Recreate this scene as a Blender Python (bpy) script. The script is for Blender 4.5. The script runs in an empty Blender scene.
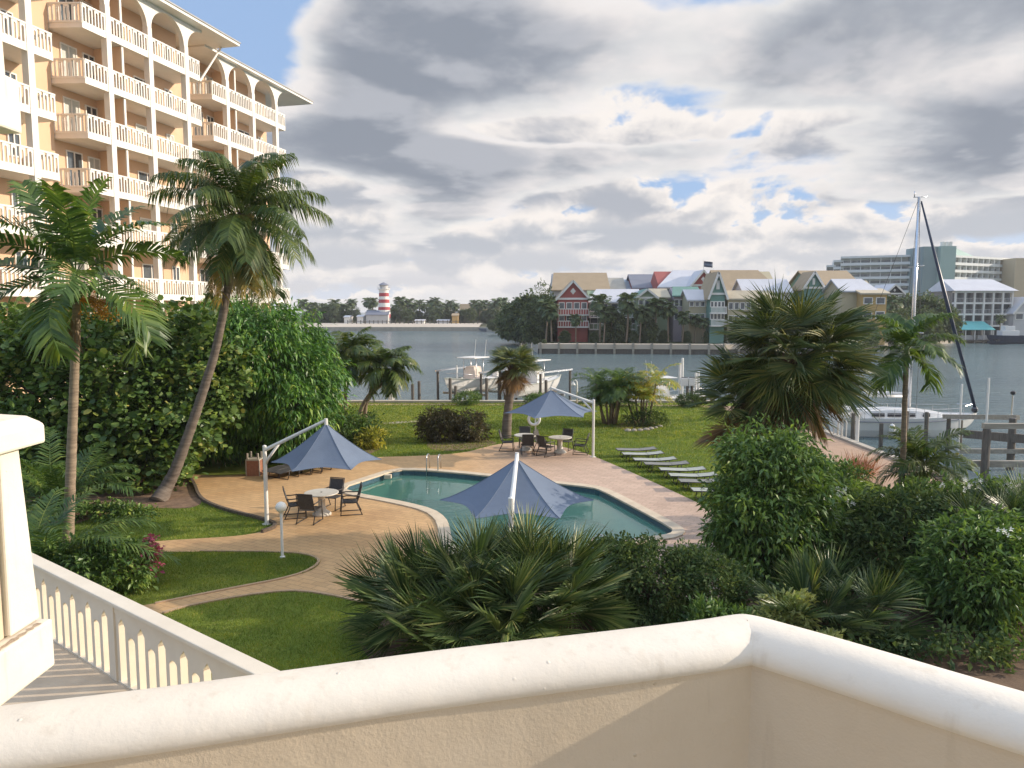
import bpy, math, random
import numpy as np
from mathutils import Vector, Matrix
from mathutils.geometry import tessellate_polygon

S = bpy.context.scene
COL = S.collection
R = math.radians
random.seed(7)
rng = np.random.default_rng(7)

# ------------------------------------------------------------------ camera
F_PX, PITCH, EYE = 745.0, R(5.52), 6.5
cam = bpy.data.cameras.new('camera')
cam.sensor_width = 36.0
cam.lens = 36.0 * F_PX / 1024
cam.clip_start, cam.clip_end = 0.05, 20000
cam_ob = bpy.data.objects.new('camera', cam)
COL.objects.link(cam_ob)
cam_ob.location = (0, 0, EYE)
cam_ob.rotation_euler = (math.pi / 2 - PITCH, 0, 0)
S.camera = cam_ob

# ------------------------------------------------------------------ sun, sky, exposure
SUN_AZ = R(83)          # clockwise from +Y: the sun stands low on the right
SUN_EL = R(20)
sd = Vector((math.sin(SUN_AZ) * math.cos(SUN_EL), math.cos(SUN_AZ) * math.cos(SUN_EL), math.sin(SUN_EL)))
sun = bpy.data.lights.new('sun', 'SUN')
sun.energy, sun.angle, sun.color = 4.0, R(0.6), (1.0, 0.86, 0.70)
sun_ob = bpy.data.objects.new('sun', sun)
COL.objects.link(sun_ob)
sun_ob.location = (60, -5, 40)
sun_ob.rotation_euler = sd.to_track_quat('Z', 'Y').to_euler()

world = bpy.data.worlds.new('World')
S.world = world
world.use_nodes = True
S.view_settings.view_transform = 'Standard'
S.view_settings.look = 'None'
S.view_settings.exposure = 0.36
S.view_settings.gamma = 1.0
S.cycles.use_denoising = True
S.cycles.max_bounces = 8
S.cycles.transparent_max_bounces = 16
S.cycles.caustics_reflective = False
S.cycles.caustics_refractive = False


class NT:
    """small helper round a node tree"""
    def __init__(s, tree):
        s.t = tree
        tree.nodes.clear()

    def n(s, kind, ins=None, **kw):
        nd = s.t.nodes.new(kind)
        for k, v in kw.items():
            setattr(nd, k, v)
        for k, v in (ins or {}).items():
            if isinstance(v, tuple) and len(v) == 2 and hasattr(v[0], 'outputs'):
                s.t.links.new(v[0].outputs[v[1]], nd.inputs[k])
            else:
                nd.inputs[k].default_value = v
        return nd

    def math(s, op, a, b=0.0, c=0.0, clamp=False):
        return (s.n('ShaderNodeMath', {0: a, 1: b, 2: c}, operation=op, use_clamp=clamp), 0)

    def vmath(s, op, a, b=(0, 0, 0)):
        return (s.n('ShaderNodeVectorMath', {0: a, 1: b}, operation=op), 0)

    def mix(s, f, a, b, blend='MIX'):
        nd = s.n('ShaderNodeMix', {0: f}, data_type='RGBA', blend_type=blend)
        for k, v in ((6, a), (7, b)):
            if isinstance(v, tuple) and hasattr(v[0], 'outputs'):
                s.t.links.new(v[0].outputs[v[1]], nd.inputs[k])
            else:
                nd.inputs[k].default_value = v
        return (nd, 2)

    def ramp(s, f, stops, interp='LINEAR'):
        nd = s.n('ShaderNodeValToRGB', {0: f})
        cr = nd.color_ramp
        cr.interpolation = interp
        while len(cr.elements) > 1:
            cr.elements.remove(cr.elements[-1])
        cr.elements[0].position = stops[0][0]
        cr.elements[0].color = c4(stops[0][1])
        for p, c in stops[1:]:
            e = cr.elements.new(p)
            e.color = c4(c)
        return (nd, 0)

    def sstep(s, x, a, b):
        nd = s.n('ShaderNodeMapRange', {0: x, 1: a, 2: b, 3: 0.0, 4: 1.0}, interpolation_type='SMOOTHSTEP')
        return (nd, 0)


def c4(c):
    if isinstance(c, (int, float)):
        return (c, c, c, 1)
    return tuple(c) if len(c) == 4 else (*c, 1)


def build_world():
    k = NT(world.node_tree)
    sky = k.n('ShaderNodeTexSky', sky_type='NISHITA', sun_disc=False, sun_elevation=SUN_EL, sun_rotation=SUN_AZ,
              air_density=1.0, dust_density=0.6, ozone_density=1.2)
    tc = k.n('ShaderNodeTexCoord')
    sep = k.n('ShaderNodeSeparateXYZ', {0: (tc, 'Generated')})
    z = k.math('MAXIMUM', (sep, 2), 0.0)
    az = k.math('ARCTAN2', (sep, 0), (sep, 1))

    # high deck of cloud seen from below: directions laid on a plane overhead
    zz = k.math('ADD', z, 0.16)
    pv = k.n('ShaderNodeCombineXYZ', {0: k.math('DIVIDE', (sep, 0), zz), 1: k.math('DIVIDE', (sep, 1), zz), 2: 0.0})
    pv2 = k.n('ShaderNodeVectorMath', {0: (pv, 0), 1: (.05, -.12, 0)}, operation='ADD')

    def deck(v):
        big = k.n('ShaderNodeTexNoise', {'Vector': v, 'Scale': 0.75, 'Detail': 1.5, 'Roughness': 0.5}, noise_dimensions='2D')
        mid = k.n('ShaderNodeTexNoise', {'Vector': v, 'Scale': 1.5, 'Detail': 9.0, 'Roughness': 0.52, 'Distortion': 0.1}, noise_dimensions='2D')
        return k.math('MULTIPLY_ADD', (big, 0), 0.45, k.math('MULTIPLY', (mid, 0), 0.55))
    d0, d1 = deck((pv, 0)), deck((pv2, 0))

    def spot(a0, z0, wa, wz):
        e1 = k.math('DIVIDE', k.math('SUBTRACT', az, a0), wa)
        e2 = k.math('DIVIDE', k.math('SUBTRACT', (sep, 2), z0), wz)
        return k.sstep(k.math('ADD', k.math('MULTIPLY', e1, e1), k.math('MULTIPLY', e2, e2)), 1.7, 0.0)
    hole_l = k.math('MULTIPLY', k.sstep(az, -0.14, -0.36), k.sstep((sep, 2), 0.12, 0.27))
    dd = k.math('ADD', d0, 0.185)
    dd = k.math('MULTIPLY_ADD', hole_l, -0.30, dd)
    dd = k.math('MULTIPLY_ADD', spot(0.17, 0.228, 0.24, 0.018), -0.17, dd)
    dd = k.math('MULTIPLY_ADD', spot(-0.22, 0.20, 0.20, 0.03), 0.11, dd)
    dd = k.math('MULTIPLY_ADD', spot(0.02, 0.31, 0.42, 0.05), 0.09, dd)
    dd = k.math('MULTIPLY_ADD', spot(0.50, 0.33, 0.24, 0.07), 0.10, dd)
    dd = k.math('MULTIPLY_ADD', k.sstep(z, 0.20, 0.10), -0.30, dd)
    cover = k.sstep(dd, 0.49, 0.565)
    thick = k.sstep(dd, 0.50, 0.76)
    edge = k.sstep(k.math('SUBTRACT', d0, d1), -0.03, 0.06)
    body = k.ramp(thick, [(0.0, (7.0, 6.8, 6.6)), (0.30, (5.3, 5.35, 5.5)), (0.62, (3.4, 3.6, 4.0)), (1.0, (2.25, 2.5, 2.95))])
    lit = k.ramp(thick, [(0.0, (7.2, 6.9, 6.8)), (0.45, (6.7, 6.4, 6.3)), (1.0, (3.7, 3.85, 4.25))])
    cl = k.mix(edge, body, lit)
    low = k.sstep((sep, 2), 0.15, 0.0)
    blue = k.mix(0.8, (sky, 0), (3.0, 4.4, 6.9, 1))
    col = k.mix(k.math('MULTIPLY', low, 0.85), blue, (6.2, 6.3, 6.7, 1))

    # rows of fair weather cumulus below it: flat grey bases, heaped tops that catch the sun
    for b0, th, fr, off, base, top, pres in ((0.006, 0.028, 15.0, 1.3, (6.3, 6.2, 6.3), (7.6, 7.2, 6.9), .26), (0.030, 0.036, 11.5, 4.1, (5.6, 5.55, 5.75), (7.4, 7.0, 6.7), .27), (0.055, 0.045, 9.0, 7.7, (4.8, 4.9, 5.2), (7.6, 7.15, 6.8), .27),
                                             (0.090, 0.055, 7.0, 2.9, (4.1, 4.3, 4.7), (7.7, 7.2, 6.8), .25), (0.135, 0.065, 5.2, 9.6, (3.6, 3.8, 4.25), (7.7, 7.2, 6.8), .19), (0.185, 0.07, 4.2, 5.9, (3.3, 3.5, 4.0), (7.6, 7.15, 6.8), .10)):
        wv = k.n('ShaderNodeCombineXYZ', {0: k.math('MULTIPLY_ADD', az, fr * 1.5, off), 1: k.math('MULTIPLY_ADD', z, fr * 2.6, off * 3.0), 2: 0.0})
        n1 = (k.n('ShaderNodeTexNoise', {'Vector': (wv, 0), 'Scale': 1.0, 'Detail': 7.0, 'Roughness': 0.55, 'Distortion': 0.15}, noise_dimensions='2D'), 0)
        wave = (k.n('ShaderNodeTexNoise', {'Vector': (k.n('ShaderNodeCombineXYZ', {0: k.math('MULTIPLY_ADD', az, fr * .45, off * 2.0), 1: off, 2: 0.0}), 0), 'Scale': 1.0, 'Detail': 2.0}, noise_dimensions='2D'), 0)
        u = k.math('DIVIDE', k.math('SUBTRACT', k.math('SUBTRACT', z, b0), k.math('MULTIPLY', k.math('SUBTRACT', wave, 0.5), th * 1.0)), th)
        den = k.math('MULTIPLY_ADD', u, -0.34, k.math('MULTIPLY_ADD', n1, 1.25, k.math('MULTIPLY_ADD', wave, 0.9, -0.90 + pres)))
        al = k.math('MULTIPLY', k.sstep(den, 0.02, 0.13), k.sstep(k.math('MULTIPLY_ADD', k.math('SUBTRACT', n1, 0.5), 0.9, u), -0.22, 0.10))
        sh = k.math('MULTIPLY_ADD', k.math('SUBTRACT', n1, 0.5), -0.7, k.math('MULTIPLY_ADD', u, 0.75, k.math('MULTIPLY', k.sstep(den, 0.42, 0.05), 0.35)))
        cc = k.mix(k.sstep(sh, 0.12, 0.80), (*base, 1), (*top, 1))
        col = k.mix(al, col, cc)
    col = k.mix(cover, col, cl)
    # overhead and round the sun, out of frame, added sky brightness lifts the shadows
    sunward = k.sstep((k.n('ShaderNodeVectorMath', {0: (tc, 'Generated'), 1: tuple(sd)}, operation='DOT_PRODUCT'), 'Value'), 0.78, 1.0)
    sky_fill = k.math('ADD', k.math('MULTIPLY', sunward, 2.2), k.math('MULTIPLY', k.sstep((sep, 2), 0.48, 0.7), 0.9))
    boost = k.math('ADD', sky_fill, 1.0)
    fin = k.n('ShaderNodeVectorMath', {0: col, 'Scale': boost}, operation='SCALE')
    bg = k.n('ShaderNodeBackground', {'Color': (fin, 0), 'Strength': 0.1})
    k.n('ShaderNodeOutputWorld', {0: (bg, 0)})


build_world()


# ------------------------------------------------------------------ picture point -> place
def ray(px, py):
    x, v = (px - 512) / F_PX, (384 - py) / F_PX
    return x, math.cos(PITCH) + v * math.sin(PITCH), v * math.cos(PITCH) - math.sin(PITCH)


def G(px, py, z=0.0):
    x, y, u = ray(px, py)
    t = (z - EYE) / u
    return np.array((x * t, y * t, z))


def P(px, py, Y):
    x, y, u = ray(px, py)
    t = Y / y
    return np.array((x * t, Y, EYE + u * t))


# ------------------------------------------------------------------ mesh builder
class MB:
    def __init__(s):
        s.v, s.f, s.m, s.n = [], [], [], 0

    def add(s, V, F, mi=0):
        V = np.asarray(V, float).reshape(-1, 3)
        if isinstance(F, np.ndarray):
            s.f.append(F + s.n)
            s.m.append(np.full(len(F), mi))
        else:
            by = {}
            for q in F:
                by.setdefault(len(q), []).append(q)
            for q in by.values():
                s.f.append(np.array(q) + s.n)
                s.m.append(np.full(len(q), mi))
        s.v.append(V)
        s.n += len(V)
        return s

    def merge(s, V, Fs, M=None, mi=0):
        """add (V, [face arrays]) under the 4x4 matrix M"""
        if M is not None:
            A = np.array(M)
            V = V @ A[:3, :3].T + A[:3, 3]
        for F in Fs:
            s.f.append(F + s.n)
            s.m.append(np.full(len(F), mi))
        s.v.append(V)
        s.n += len(V)

    def raw(s):
        return np.concatenate(s.v), s.f

    def box(s, x0, x1, y0, y1, z0, z1, mi=0, M=None):
        V = np.array([(x, y, z) for z in (z0, z1) for x, y in ((x0, y0), (x1, y0), (x1, y1), (x0, y1))], float)
        F = np.array([(3, 2, 1, 0), (4, 5, 6, 7), (0, 1, 5, 4), (1, 2, 6, 5), (2, 3, 7, 6), (3, 0, 4, 7)])
        s.merge(V, [F], M, mi)
        return s

    def bar(s, a, b, w, h, mi=0):
        """rectangular bar from a to b"""
        a, b = Vector(a), Vector(b)
        d = (b - a).normalized()
        up = Vector((0, 0, 1)) if abs(d.z) < .95 else Vector((0, 1, 0))
        sx = d.cross(up).normalized()
        sz = sx.cross(d)
        V = []
        for p in (a, b):
            for i, j in ((-1, -1), (1, -1), (1, 1), (-1, 1)):
                V.append(p + sx * (i * w / 2) + sz * (j * h / 2))
        s.add(V, np.array([(3, 2, 1, 0), (4, 5, 6, 7), (0, 1, 5, 4), (1, 2, 6, 5), (2, 3, 7, 6), (3, 0, 4, 7)]), mi)
        return s

    def tube(s, pts, rad, n=8, mi=0, cap=True):
        pts = [Vector(p) for p in pts]
        if not hasattr(rad, '__len__'):
            rad = [rad] * len(pts)
        V = []
        up = Vector((0, 0, 1))
        sx = None
        for i, p in enumerate(pts):
            d = (pts[min(i + 1, len(pts) - 1)] - pts[max(i - 1, 0)]).normalized()
            if sx is None:
                a = up if abs(d.z) < .9 else Vector((1, 0, 0))
                sx = d.cross(a).normalized()
            else:
                sx = (sx - d * sx.dot(d)).normalized()
            sy = d.cross(sx)
            for j in range(n):
                t = 2 * math.pi * j / n
                V.append(p + (sx * math.cos(t) + sy * math.sin(t)) * rad[i])
        F = []
        for i in range(len(pts) - 1):
            for j in range(n):
                k2 = (j + 1) % n
                F.append((i * n + j, i * n + k2, (i + 1) * n + k2, (i + 1) * n + j))
        if cap:
            F.append(tuple(reversed(range(n))))
            F.append(tuple(range((len(pts) - 1) * n, len(pts) * n)))
        s.add([tuple(v) for v in V], F, mi)
        return s

    def lathe(s, prof, n=20, loc=(0, 0, 0), mi=0):
        V, F = [], []
        for r, z in prof:
            for j in range(n):
                t = 2 * math.pi * j / n
                V.append((loc[0] + r * math.cos(t), loc[1] + r * math.sin(t), loc[2] + z))
        m = len(prof)
        for i in range(m - 1):
            for j in range(n):
                k2 = (j + 1) % n
                F.append((i * n + j, i * n + k2, (i + 1) * n + k2, (i + 1) * n + j))
        F.append(tuple(reversed(range(n))))
        F.append(tuple(range((m - 1) * n, m * n)))
        s.add(V, F, mi)
        return s

    def sphere(s, c, r, n=16, mi=0, sq=1.0):
        prof = [(max(r * math.sin(t), 1e-4), -r * sq * math.cos(t)) for t in np.linspace(0, math.pi, n // 2 + 1)]
        return s.lathe(prof, n, c, mi)

    def prism(s, poly, z0, z1, mi=0, holes=(), top=True, bottom=True):
        """flat polygon (may carry holes) pushed up from z0 to z1"""
        loops = [list(poly)] + [list(h) for h in holes]
        tri = tessellate_polygon([[Vector((p[0], p[1], 0)) for p in lp] for lp in loops])
        flat = [p for lp in loops for p in lp]
        n = len(flat)
        V = [(p[0], p[1], z0) for p in flat] + [(p[0], p[1], z1) for p in flat]
        F = []
        for t in tri:
            a, b, c = (np.array(flat[i][:2]) for i in t)
            cr = (b[0] - a[0]) * (c[1] - a[1]) - (b[1] - a[1]) * (c[0] - a[0])
            if abs(cr) < 1e-12:
                continue
            t = tuple(t) if cr > 0 else tuple(reversed(t))
            if top:
                F.append(tuple(i + n for i in t))
            if bottom:
                F.append(tuple(reversed(t)))
        o = 0
        for li, lp in enumerate(loops):
            m = len(lp)
            ar = sum(lp[i][0] * lp[(i + 1) % m][1] - lp[(i + 1) % m][0] * lp[i][1] for i in range(m))
            ccw = (ar > 0) if li == 0 else (ar < 0)
            for i in range(m):
                a, b = o + i, o + (i + 1) % m
                q = (a, b, b + n, a + n)
                F.append(q if ccw else tuple(reversed(q)))
            o += m
        s.add(V, F, mi)
        return s

    def sheet(s, poly, z, mi=0, holes=()):
        loops = [list(poly)] + [list(h) for h in holes]
        tri = tessellate_polygon([[Vector((p[0], p[1], 0)) for p in lp] for lp in loops])
        flat = [p for lp in loops for p in lp]
        F = []
        for t in tri:
            a, b, c = (np.array(flat[i][:2]) for i in t)
            cr = (b[0] - a[0]) * (c[1] - a[1]) - (b[1] - a[1]) * (c[0] - a[0])
            if abs(cr) < 1e-12:
                continue
            F.append(tuple(t) if cr > 0 else tuple(reversed(t)))
        s.add([(p[0], p[1], z) for p in flat], F, mi)
        return s

    def mesh(s, name, mats, smooth=False):
        me = bpy.data.meshes.new(name)
        V = np.concatenate(s.v)
        me.vertices.add(len(V))
        me.vertices.foreach_set('co', V.astype(np.float32).ravel())
        tot = np.concatenate([np.full(len(f), f.shape[1]) for f in s.f])
        idx = np.concatenate([f.ravel() for f in s.f])
        me.loops.add(len(idx))
        me.loops.foreach_set('vertex_index', idx.astype(np.int32))
        me.polygons.add(len(tot))
        me.polygons.foreach_set('loop_start', np.concatenate([[0], np.cumsum(tot)[:-1]]).astype(np.int32))
        me.polygons.foreach_set('material_index', np.concatenate(s.m).astype(np.int32))
        me.polygons.foreach_set('use_smooth', np.full(len(tot), bool(smooth)))
        me.update(calc_edges=True)
        me.validate()
        for m in (mats if isinstance(mats, (list, tuple)) else [mats]):
            me.materials.append(m)
        return me

    def build(s, name, mats, parent=None, smooth=False, origin=None, loc=None, bevel=0):
        """one mesh object; with origin the given points are world points, moved so that the origin sits there"""
        if origin is not None:
            s.v = [v - np.array(origin) for v in s.v]
        o = bpy.data.objects.new(name, s.mesh(name, mats, smooth))
        COL.objects.link(o)
        if parent is not None:
            o.parent = parent
        elif origin is not None:
            o.location = tuple(origin)
        if loc is not None:
            o.location = loc
        if bevel:
            b = o.modifiers.new('bevel', 'BEVEL')
            b.width, b.segments, b.limit_method, b.angle_limit = bevel, 2, 'ANGLE', R(40)
        return o


def tag(o, label=None, cat=None, group=None, kind=None):
    if label:
        o['label'] = label
    if cat:
        o['category'] = cat
    if group:
        o['group'] = group
    if kind:
        o['kind'] = kind
    return o


def T(name, label, cat, loc=(0, 0, 0), rz=0.0, group=None, scale=None):
    o = bpy.data.objects.new(name, None)
    o.empty_display_size = .3
    COL.objects.link(o)
    o.location = tuple(float(q) for q in loc)
    o.rotation_euler = (0, 0, rz)
    if scale:
        o.scale = (scale,) * 3
    return tag(o, label, cat, group)


def dup(root, loc, rz=0.0, label=None, group=None, scale=None):
    def cp(o, par):
        c = o.copy()
        COL.objects.link(c)
        c.parent = par
        for ch in o.children:
            cp(ch, c)
        return c
    r = cp(root, None)
    r.location = tuple(float(q) for q in loc)
    r.rotation_euler = (0, 0, rz)
    if scale:
        r.scale = (scale,) * 3
    return tag(r, label, None, group)


def chaikin(pts, n=2, closed=True):
    pts = [np.array(p[:2], float) for p in pts]
    for _ in range(n):
        out = []
        m = len(pts)
        for i in range(m if closed else m - 1):
            a, b = pts[i], pts[(i + 1) % m]
            out += [a * .75 + b * .25, a * .25 + b * .75]
        if not closed:
            out = [pts[0]] + out + [pts[-1]]
        pts = out
    return pts


def offset(poly, d):
    """closed polygon moved outwards by d"""
    p = np.array([q[:2] for q in poly], float)
    ar = np.sum(p[:, 0] * np.roll(p[:, 1], -1) - np.roll(p[:, 0], -1) * p[:, 1])
    if ar < 0:
        d = -d
    t = np.roll(p, -1, 0) - np.roll(p, 1, 0)
    t /= np.linalg.norm(t, axis=1)[:, None]
    return [tuple(q) for q in p + np.stack([t[:, 1], -t[:, 0]], 1) * d]


# ------------------------------------------------------------------ materials
def pm(name, c1, c2=None, scale=3.0, rough=.6, bump=0.0, bscale=40.0, metal=0.0, spec=.5, detail=5, lo=.35, hi=.65, stretch=None):
    m = bpy.data.materials.new(name)
    m.use_nodes = True
    k = NT(m.node_tree)
    b = k.n('ShaderNodeBsdfPrincipled', {'Roughness': rough, 'Metallic': metal, 'Specular IOR Level': spec})
    k.n('ShaderNodeOutputMaterial', {0: (b, 0)})
    tc = k.n('ShaderNodeTexCoord')
    src = (tc, 'Object')
    if stretch:
        src = k.vmath('MULTIPLY', src, stretch)
    if c2 is None:
        c2 = tuple(x * .82 for x in c1)
    nz = k.n('ShaderNodeTexNoise', {'Vector': src, 'Scale': scale, 'Detail': detail, 'Roughness': .6})
    col = k.ramp((nz, 0), [(lo, c1), (hi, c2)])
    k.t.links.new(col[0].outputs[0], b.inputs['Base Color'])
    if bump:
        n2 = k.n('ShaderNodeTexNoise', {'Vector': src, 'Scale': bscale, 'Detail': 6, 'Roughness': .65})
        bp = k.n('ShaderNodeBump', {'Height': (n2, 0), 'Strength': bump, 'Distance': .02})
        k.t.links.new(bp.outputs[0], b.inputs['Normal'])
    return m


def leafm(name, stops, trans=.3, rough=.45, spec=.4):
    """foliage: every leaf its own tone, light comes through it"""
    m = bpy.data.materials.new(name)
    m.use_nodes = True
    k = NT(m.node_tree)
    g = k.n('ShaderNodeNewGeometry')
    col = k.ramp((g, 'Random Per Island'), stops)
    tc = k.n('ShaderNodeTexCoord')
    dr = k.n('ShaderNodeTexNoise', {'Vector': (tc, 'Object'), 'Scale': 1.3, 'Detail': 3, 'Roughness': .6})
    col = k.mix(1.0, col, k.ramp((dr, 0), [(.36, (.72, .80, .85)), (.5, (1, 1, 1)), (.66, (1.45, 1.3, .95))]), 'MULTIPLY')
    b = k.n('ShaderNodeBsdfPrincipled', {'Base Color': col, 'Roughness': rough, 'Specular IOR Level': spec})
    tcol = k.mix(1.0, col, (1.5, 1.5, .7, 1), 'MULTIPLY')
    t = k.n('ShaderNodeBsdfTranslucent', {'Color': tcol})
    x = k.n('ShaderNodeMixShader', {0: trans, 1: (b, 0), 2: (t, 0)})
    k.n('ShaderNodeOutputMaterial', {0: (x, 0)})
    return m


M = {}
def stucco(name, c1, c2, c3, wave, grain, pit):
    m = bpy.data.materials.new(name)
    m.use_nodes = True
    k = NT(m.node_tree)
    b = k.n('ShaderNodeBsdfPrincipled', {'Roughness': .72, 'Specular IOR Level': .3})
    k.n('ShaderNodeOutputMaterial', {0: (b, 0)})
    tc = k.n('ShaderNodeTexCoord')
    big = k.n('ShaderNodeTexNoise', {'Vector': (tc, 'Object'), 'Scale': 1.7, 'Detail': 6, 'Roughness': .65})
    run = k.n('ShaderNodeTexNoise', {'Vector': k.vmath('MULTIPLY', (tc, 'Object'), (9, 9, 1.2)), 'Scale': 1.6, 'Detail': 4, 'Roughness': .6})
    col = k.ramp((big, 0), [(.35, c1), (.65, c2)])
    col = k.mix(k.math('MULTIPLY', k.sstep((run, 0), .56, .74), .45), col, (*c3, 1))
    vo = k.n('ShaderNodeTexVoronoi', {'Vector': (tc, 'Object'), 'Scale': 17.0, 'Randomness': 1.0})
    pits = k.sstep((vo, 'Distance'), .10, .03)
    sel = k.n('ShaderNodeTexNoise', {'Vector': (tc, 'Object'), 'Scale': 5.0, 'Detail': 2})
    pits = k.math('MULTIPLY', pits, k.sstep((sel, 0), .54, .60))
    col = k.mix(k.math('MULTIPLY', pits, .18), col, (*c3, 1))
    k.t.links.new(col[0].outputs[2], b.inputs['Base Color'])
    w = k.n('ShaderNodeTexNoise', {'Vector': (tc, 'Object'), 'Scale': 11, 'Detail': 3, 'Roughness': .5})
    g = k.n('ShaderNodeTexNoise', {'Vector': (tc, 'Object'), 'Scale': 110, 'Detail': 4, 'Roughness': .6})
    h = k.math('MULTIPLY_ADD', (w, 0), wave, k.math('MULTIPLY_ADD', (g, 0), grain, k.math('MULTIPLY', pits, pit)))
    bp = k.n('ShaderNodeBump', {'Height': h, 'Strength': .5, 'Distance': .02})
    k.t.links.new(bp.outputs[0], b.inputs['Normal'])
    return m


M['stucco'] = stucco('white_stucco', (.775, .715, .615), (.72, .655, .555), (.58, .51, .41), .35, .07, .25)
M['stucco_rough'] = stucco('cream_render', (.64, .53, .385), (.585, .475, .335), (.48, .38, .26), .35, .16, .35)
M['white'] = pm('white_paint', (.80, .775, .72), (.72, .70, .64), 1.6, .5, .05, 30)
M['peel'] = pm('bare_patch', (.46, .36, .27), (.30, .25, .2), 9, .9, .5, 60)
M['peach'] = pm('peach_wall', (.70, .475, .31), (.65, .44, .285), .5, .8, .1, 20)
M['rail_paint'] = pm('terrace_rail_paint', (.76, .67, .53), (.70, .61, .475), 2, .6, .05, 30)
M['hotel_white'] = pm('hotel_white', (.80, .77, .71), (.73, .70, .64), .8, .6)
M['roof_grey'] = pm('roof_grey', (.42, .41, .39), (.34, .33, .32), 1, .8)
M['glass'] = pm('window_glass', (.05, .06, .07), (.10, .12, .13), .7, .12, spec=.7)
M['blind'] = pm('window_blind', (.55, .55, .48), (.45, .46, .42), 2, .5)
M['deck_board'] = pm('terrace_boards', (.60, .48, .34), (.50, .39, .27), 3, .8, .2, 50)
M['soil'] = pm('soil', (.17, .105, .06), (.09, .055, .033), 2.2, .95, .8, 25)
M['mulch'] = pm('mulch', (.27, .17, .10), (.15, .09, .055), 3.2, .95, .8, 30)
M['coping'] = pm('pool_coping', (.66, .55, .40), (.56, .45, .32), 2.5, .8, .2, 60)
M['plaster'] = pm('pool_plaster', (.45, .74, .68), (.38, .66, .61), .6, .7)
M['pool_tile'] = pm('pool_tile', (.06, .13, .17), (.04, .09, .12), 14, .3)
M['edge'] = pm('paving_edge', (.50, .34, .21), (.42, .28, .17), 2, .8, .2, 40)
M['concrete'] = pm('concrete', (.46, .41, .33), (.36, .32, .26), .8, .85, .2, 30)
M['walk'] = pm('walkway_concrete', (.45, .30, .20), (.38, .25, .165), .9, .85, .2, 40)
M['metal'] = pm('steel', (.62, .62, .62), (.55, .55, .55), 4, .25, metal=.9)
M['dark_metal'] = pm('dark_frame', (.055, .05, .045), (.035, .03, .03), 6, .45)
M['sling'] = pm('sling_fabric', (.075, .07, .065), (.05, .047, .045), 20, .8, .2, 200)
M['sling_pale'] = pm('pale_sling', (.42, .44, .38), (.34, .36, .31), 8, .8, .1, 120)
M['sling_grey'] = pm('grey_sling', (.25, .25, .22), (.19, .19, .17), 8, .8, .1, 120)
M['canopy'] = pm('canopy_cloth', (.14, .18, .245), (.12, .155, .215), 1.4, .85, .15, 150)
M['tabletop'] = pm('table_top', (.66, .62, .54), (.58, .54, .46), 5, .45)
M['brick'] = pm('brick', (.34, .15, .085), (.26, .11, .065), 12, .9, .4, 60)
M['globe'] = pm('lamp_globe', (.86, .83, .74), (.80, .77, .68), 2, .35)
M['wood_pile'] = pm('weathered_pile', (.17, .15, .125), (.09, .08, .068), 3, .9, .6, 25, stretch=(4, 4, .6))
M['wood_dock'] = pm('weathered_dock', (.40, .36, .29), (.28, .25, .20), 2.2, .9, .4, 30, stretch=(.6, 4, 4))
M['gel'] = pm('white_gelcoat', (.82, .80, .75), (.76, .74, .70), .6, .25)
M['navy'] = pm('navy_paint', (.03, .045, .08), (.02, .03, .06), 2, .4)
M['tint'] = pm('tinted_plastic', (.03, .03, .035), (.05, .05, .06), 2, .2)
M['skin_cover'] = pm('console_cover', (.72, .62, .54), (.64, .55, .47), 3, .8)
M['bark_palm'] = pm('palm_bark', (.34, .26, .18), (.20, .15, .105), 2.5, .9, .8, 9, stretch=(1, 1, 7))
M['bark_coco'] = pm('coconut_bark', (.20, .16, .125), (.11, .085, .065), 2.2, .9, .8, 9, stretch=(1, 1, 6))
M['bark'] = pm('bark', (.16, .12, .085), (.09, .065, .045), 4, .9, .8, 22, stretch=(3, 3, .8))
M['boots'] = pm('palm_boots', (.19, .12, .07), (.09, .055, .033), 7, .95, .9, 16)
M['crownshaft'] = pm('crownshaft', (.16, .22, .07), (.12, .17, .05), 3, .5)
M['stone'] = pm('edging_stone', (.42, .37, .30), (.28, .25, .2), 5, .9, .5, 20)
M['petal'] = pm('white_petal', (.82, .80, .72), (.74, .72, .62), 20, .7)
M['fruit'] = leafm('orange_fruit', [(0, (.55, .22, .03)), (1, (.62, .36, .06))], .1)
M['coconut'] = leafm('coconuts', [(0, (.20, .16, .04)), (1, (.34, .24, .06))], .0)
M['leaf_coco'] = leafm('coconut_leaf', [(0, (.045, .082, .02)), (.6, (.085, .135, .032)), (.93, (.13, .165, .04)), (1, (.20, .19, .05))], .3, .4)
M['leaf_old'] = leafm('old_frond', [(0, (.26, .19, .05)), (.6, (.36, .26, .075)), (1, (.22, .2, .05))], .3)
M['leaf_areca'] = leafm('areca_leaf', [(0, (0.048, 0.098, 0.026)), (0.7, (0.09, 0.156, 0.036)), (1, (0.165, 0.221, 0.052))], .3, .4)
M['leaf_yellow'] = leafm('yellow_frond', [(0, (0.149, 0.23, 0.034)), (0.5, (0.299, 0.333, 0.046)), (0.85, (0.483, 0.38, 0.057)), (1, (0.575, 0.345, 0.057))], .35)
M['leaf_sabal'] = leafm('sabal_leaf', [(0, (0.053, 0.089, 0.029)), (0.6, (0.114, 0.151, 0.046)), (1, (0.229, 0.223, 0.072))], .2, .38)
M['leaf_palmetto'] = leafm('palmetto_leaf', [(0, (0.043, 0.081, 0.029)), (0.55, (0.091, 0.144, 0.048)), (0.9, (0.183, 0.23, 0.086)), (1, (0.317, 0.322, 0.138))], .2, .4)
M['leaf_dead'] = leafm('dead_frond', [(0, (.17, .10, .045)), (.7, (.27, .17, .08)), (1, (.36, .25, .13))], .15, .8)
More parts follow.
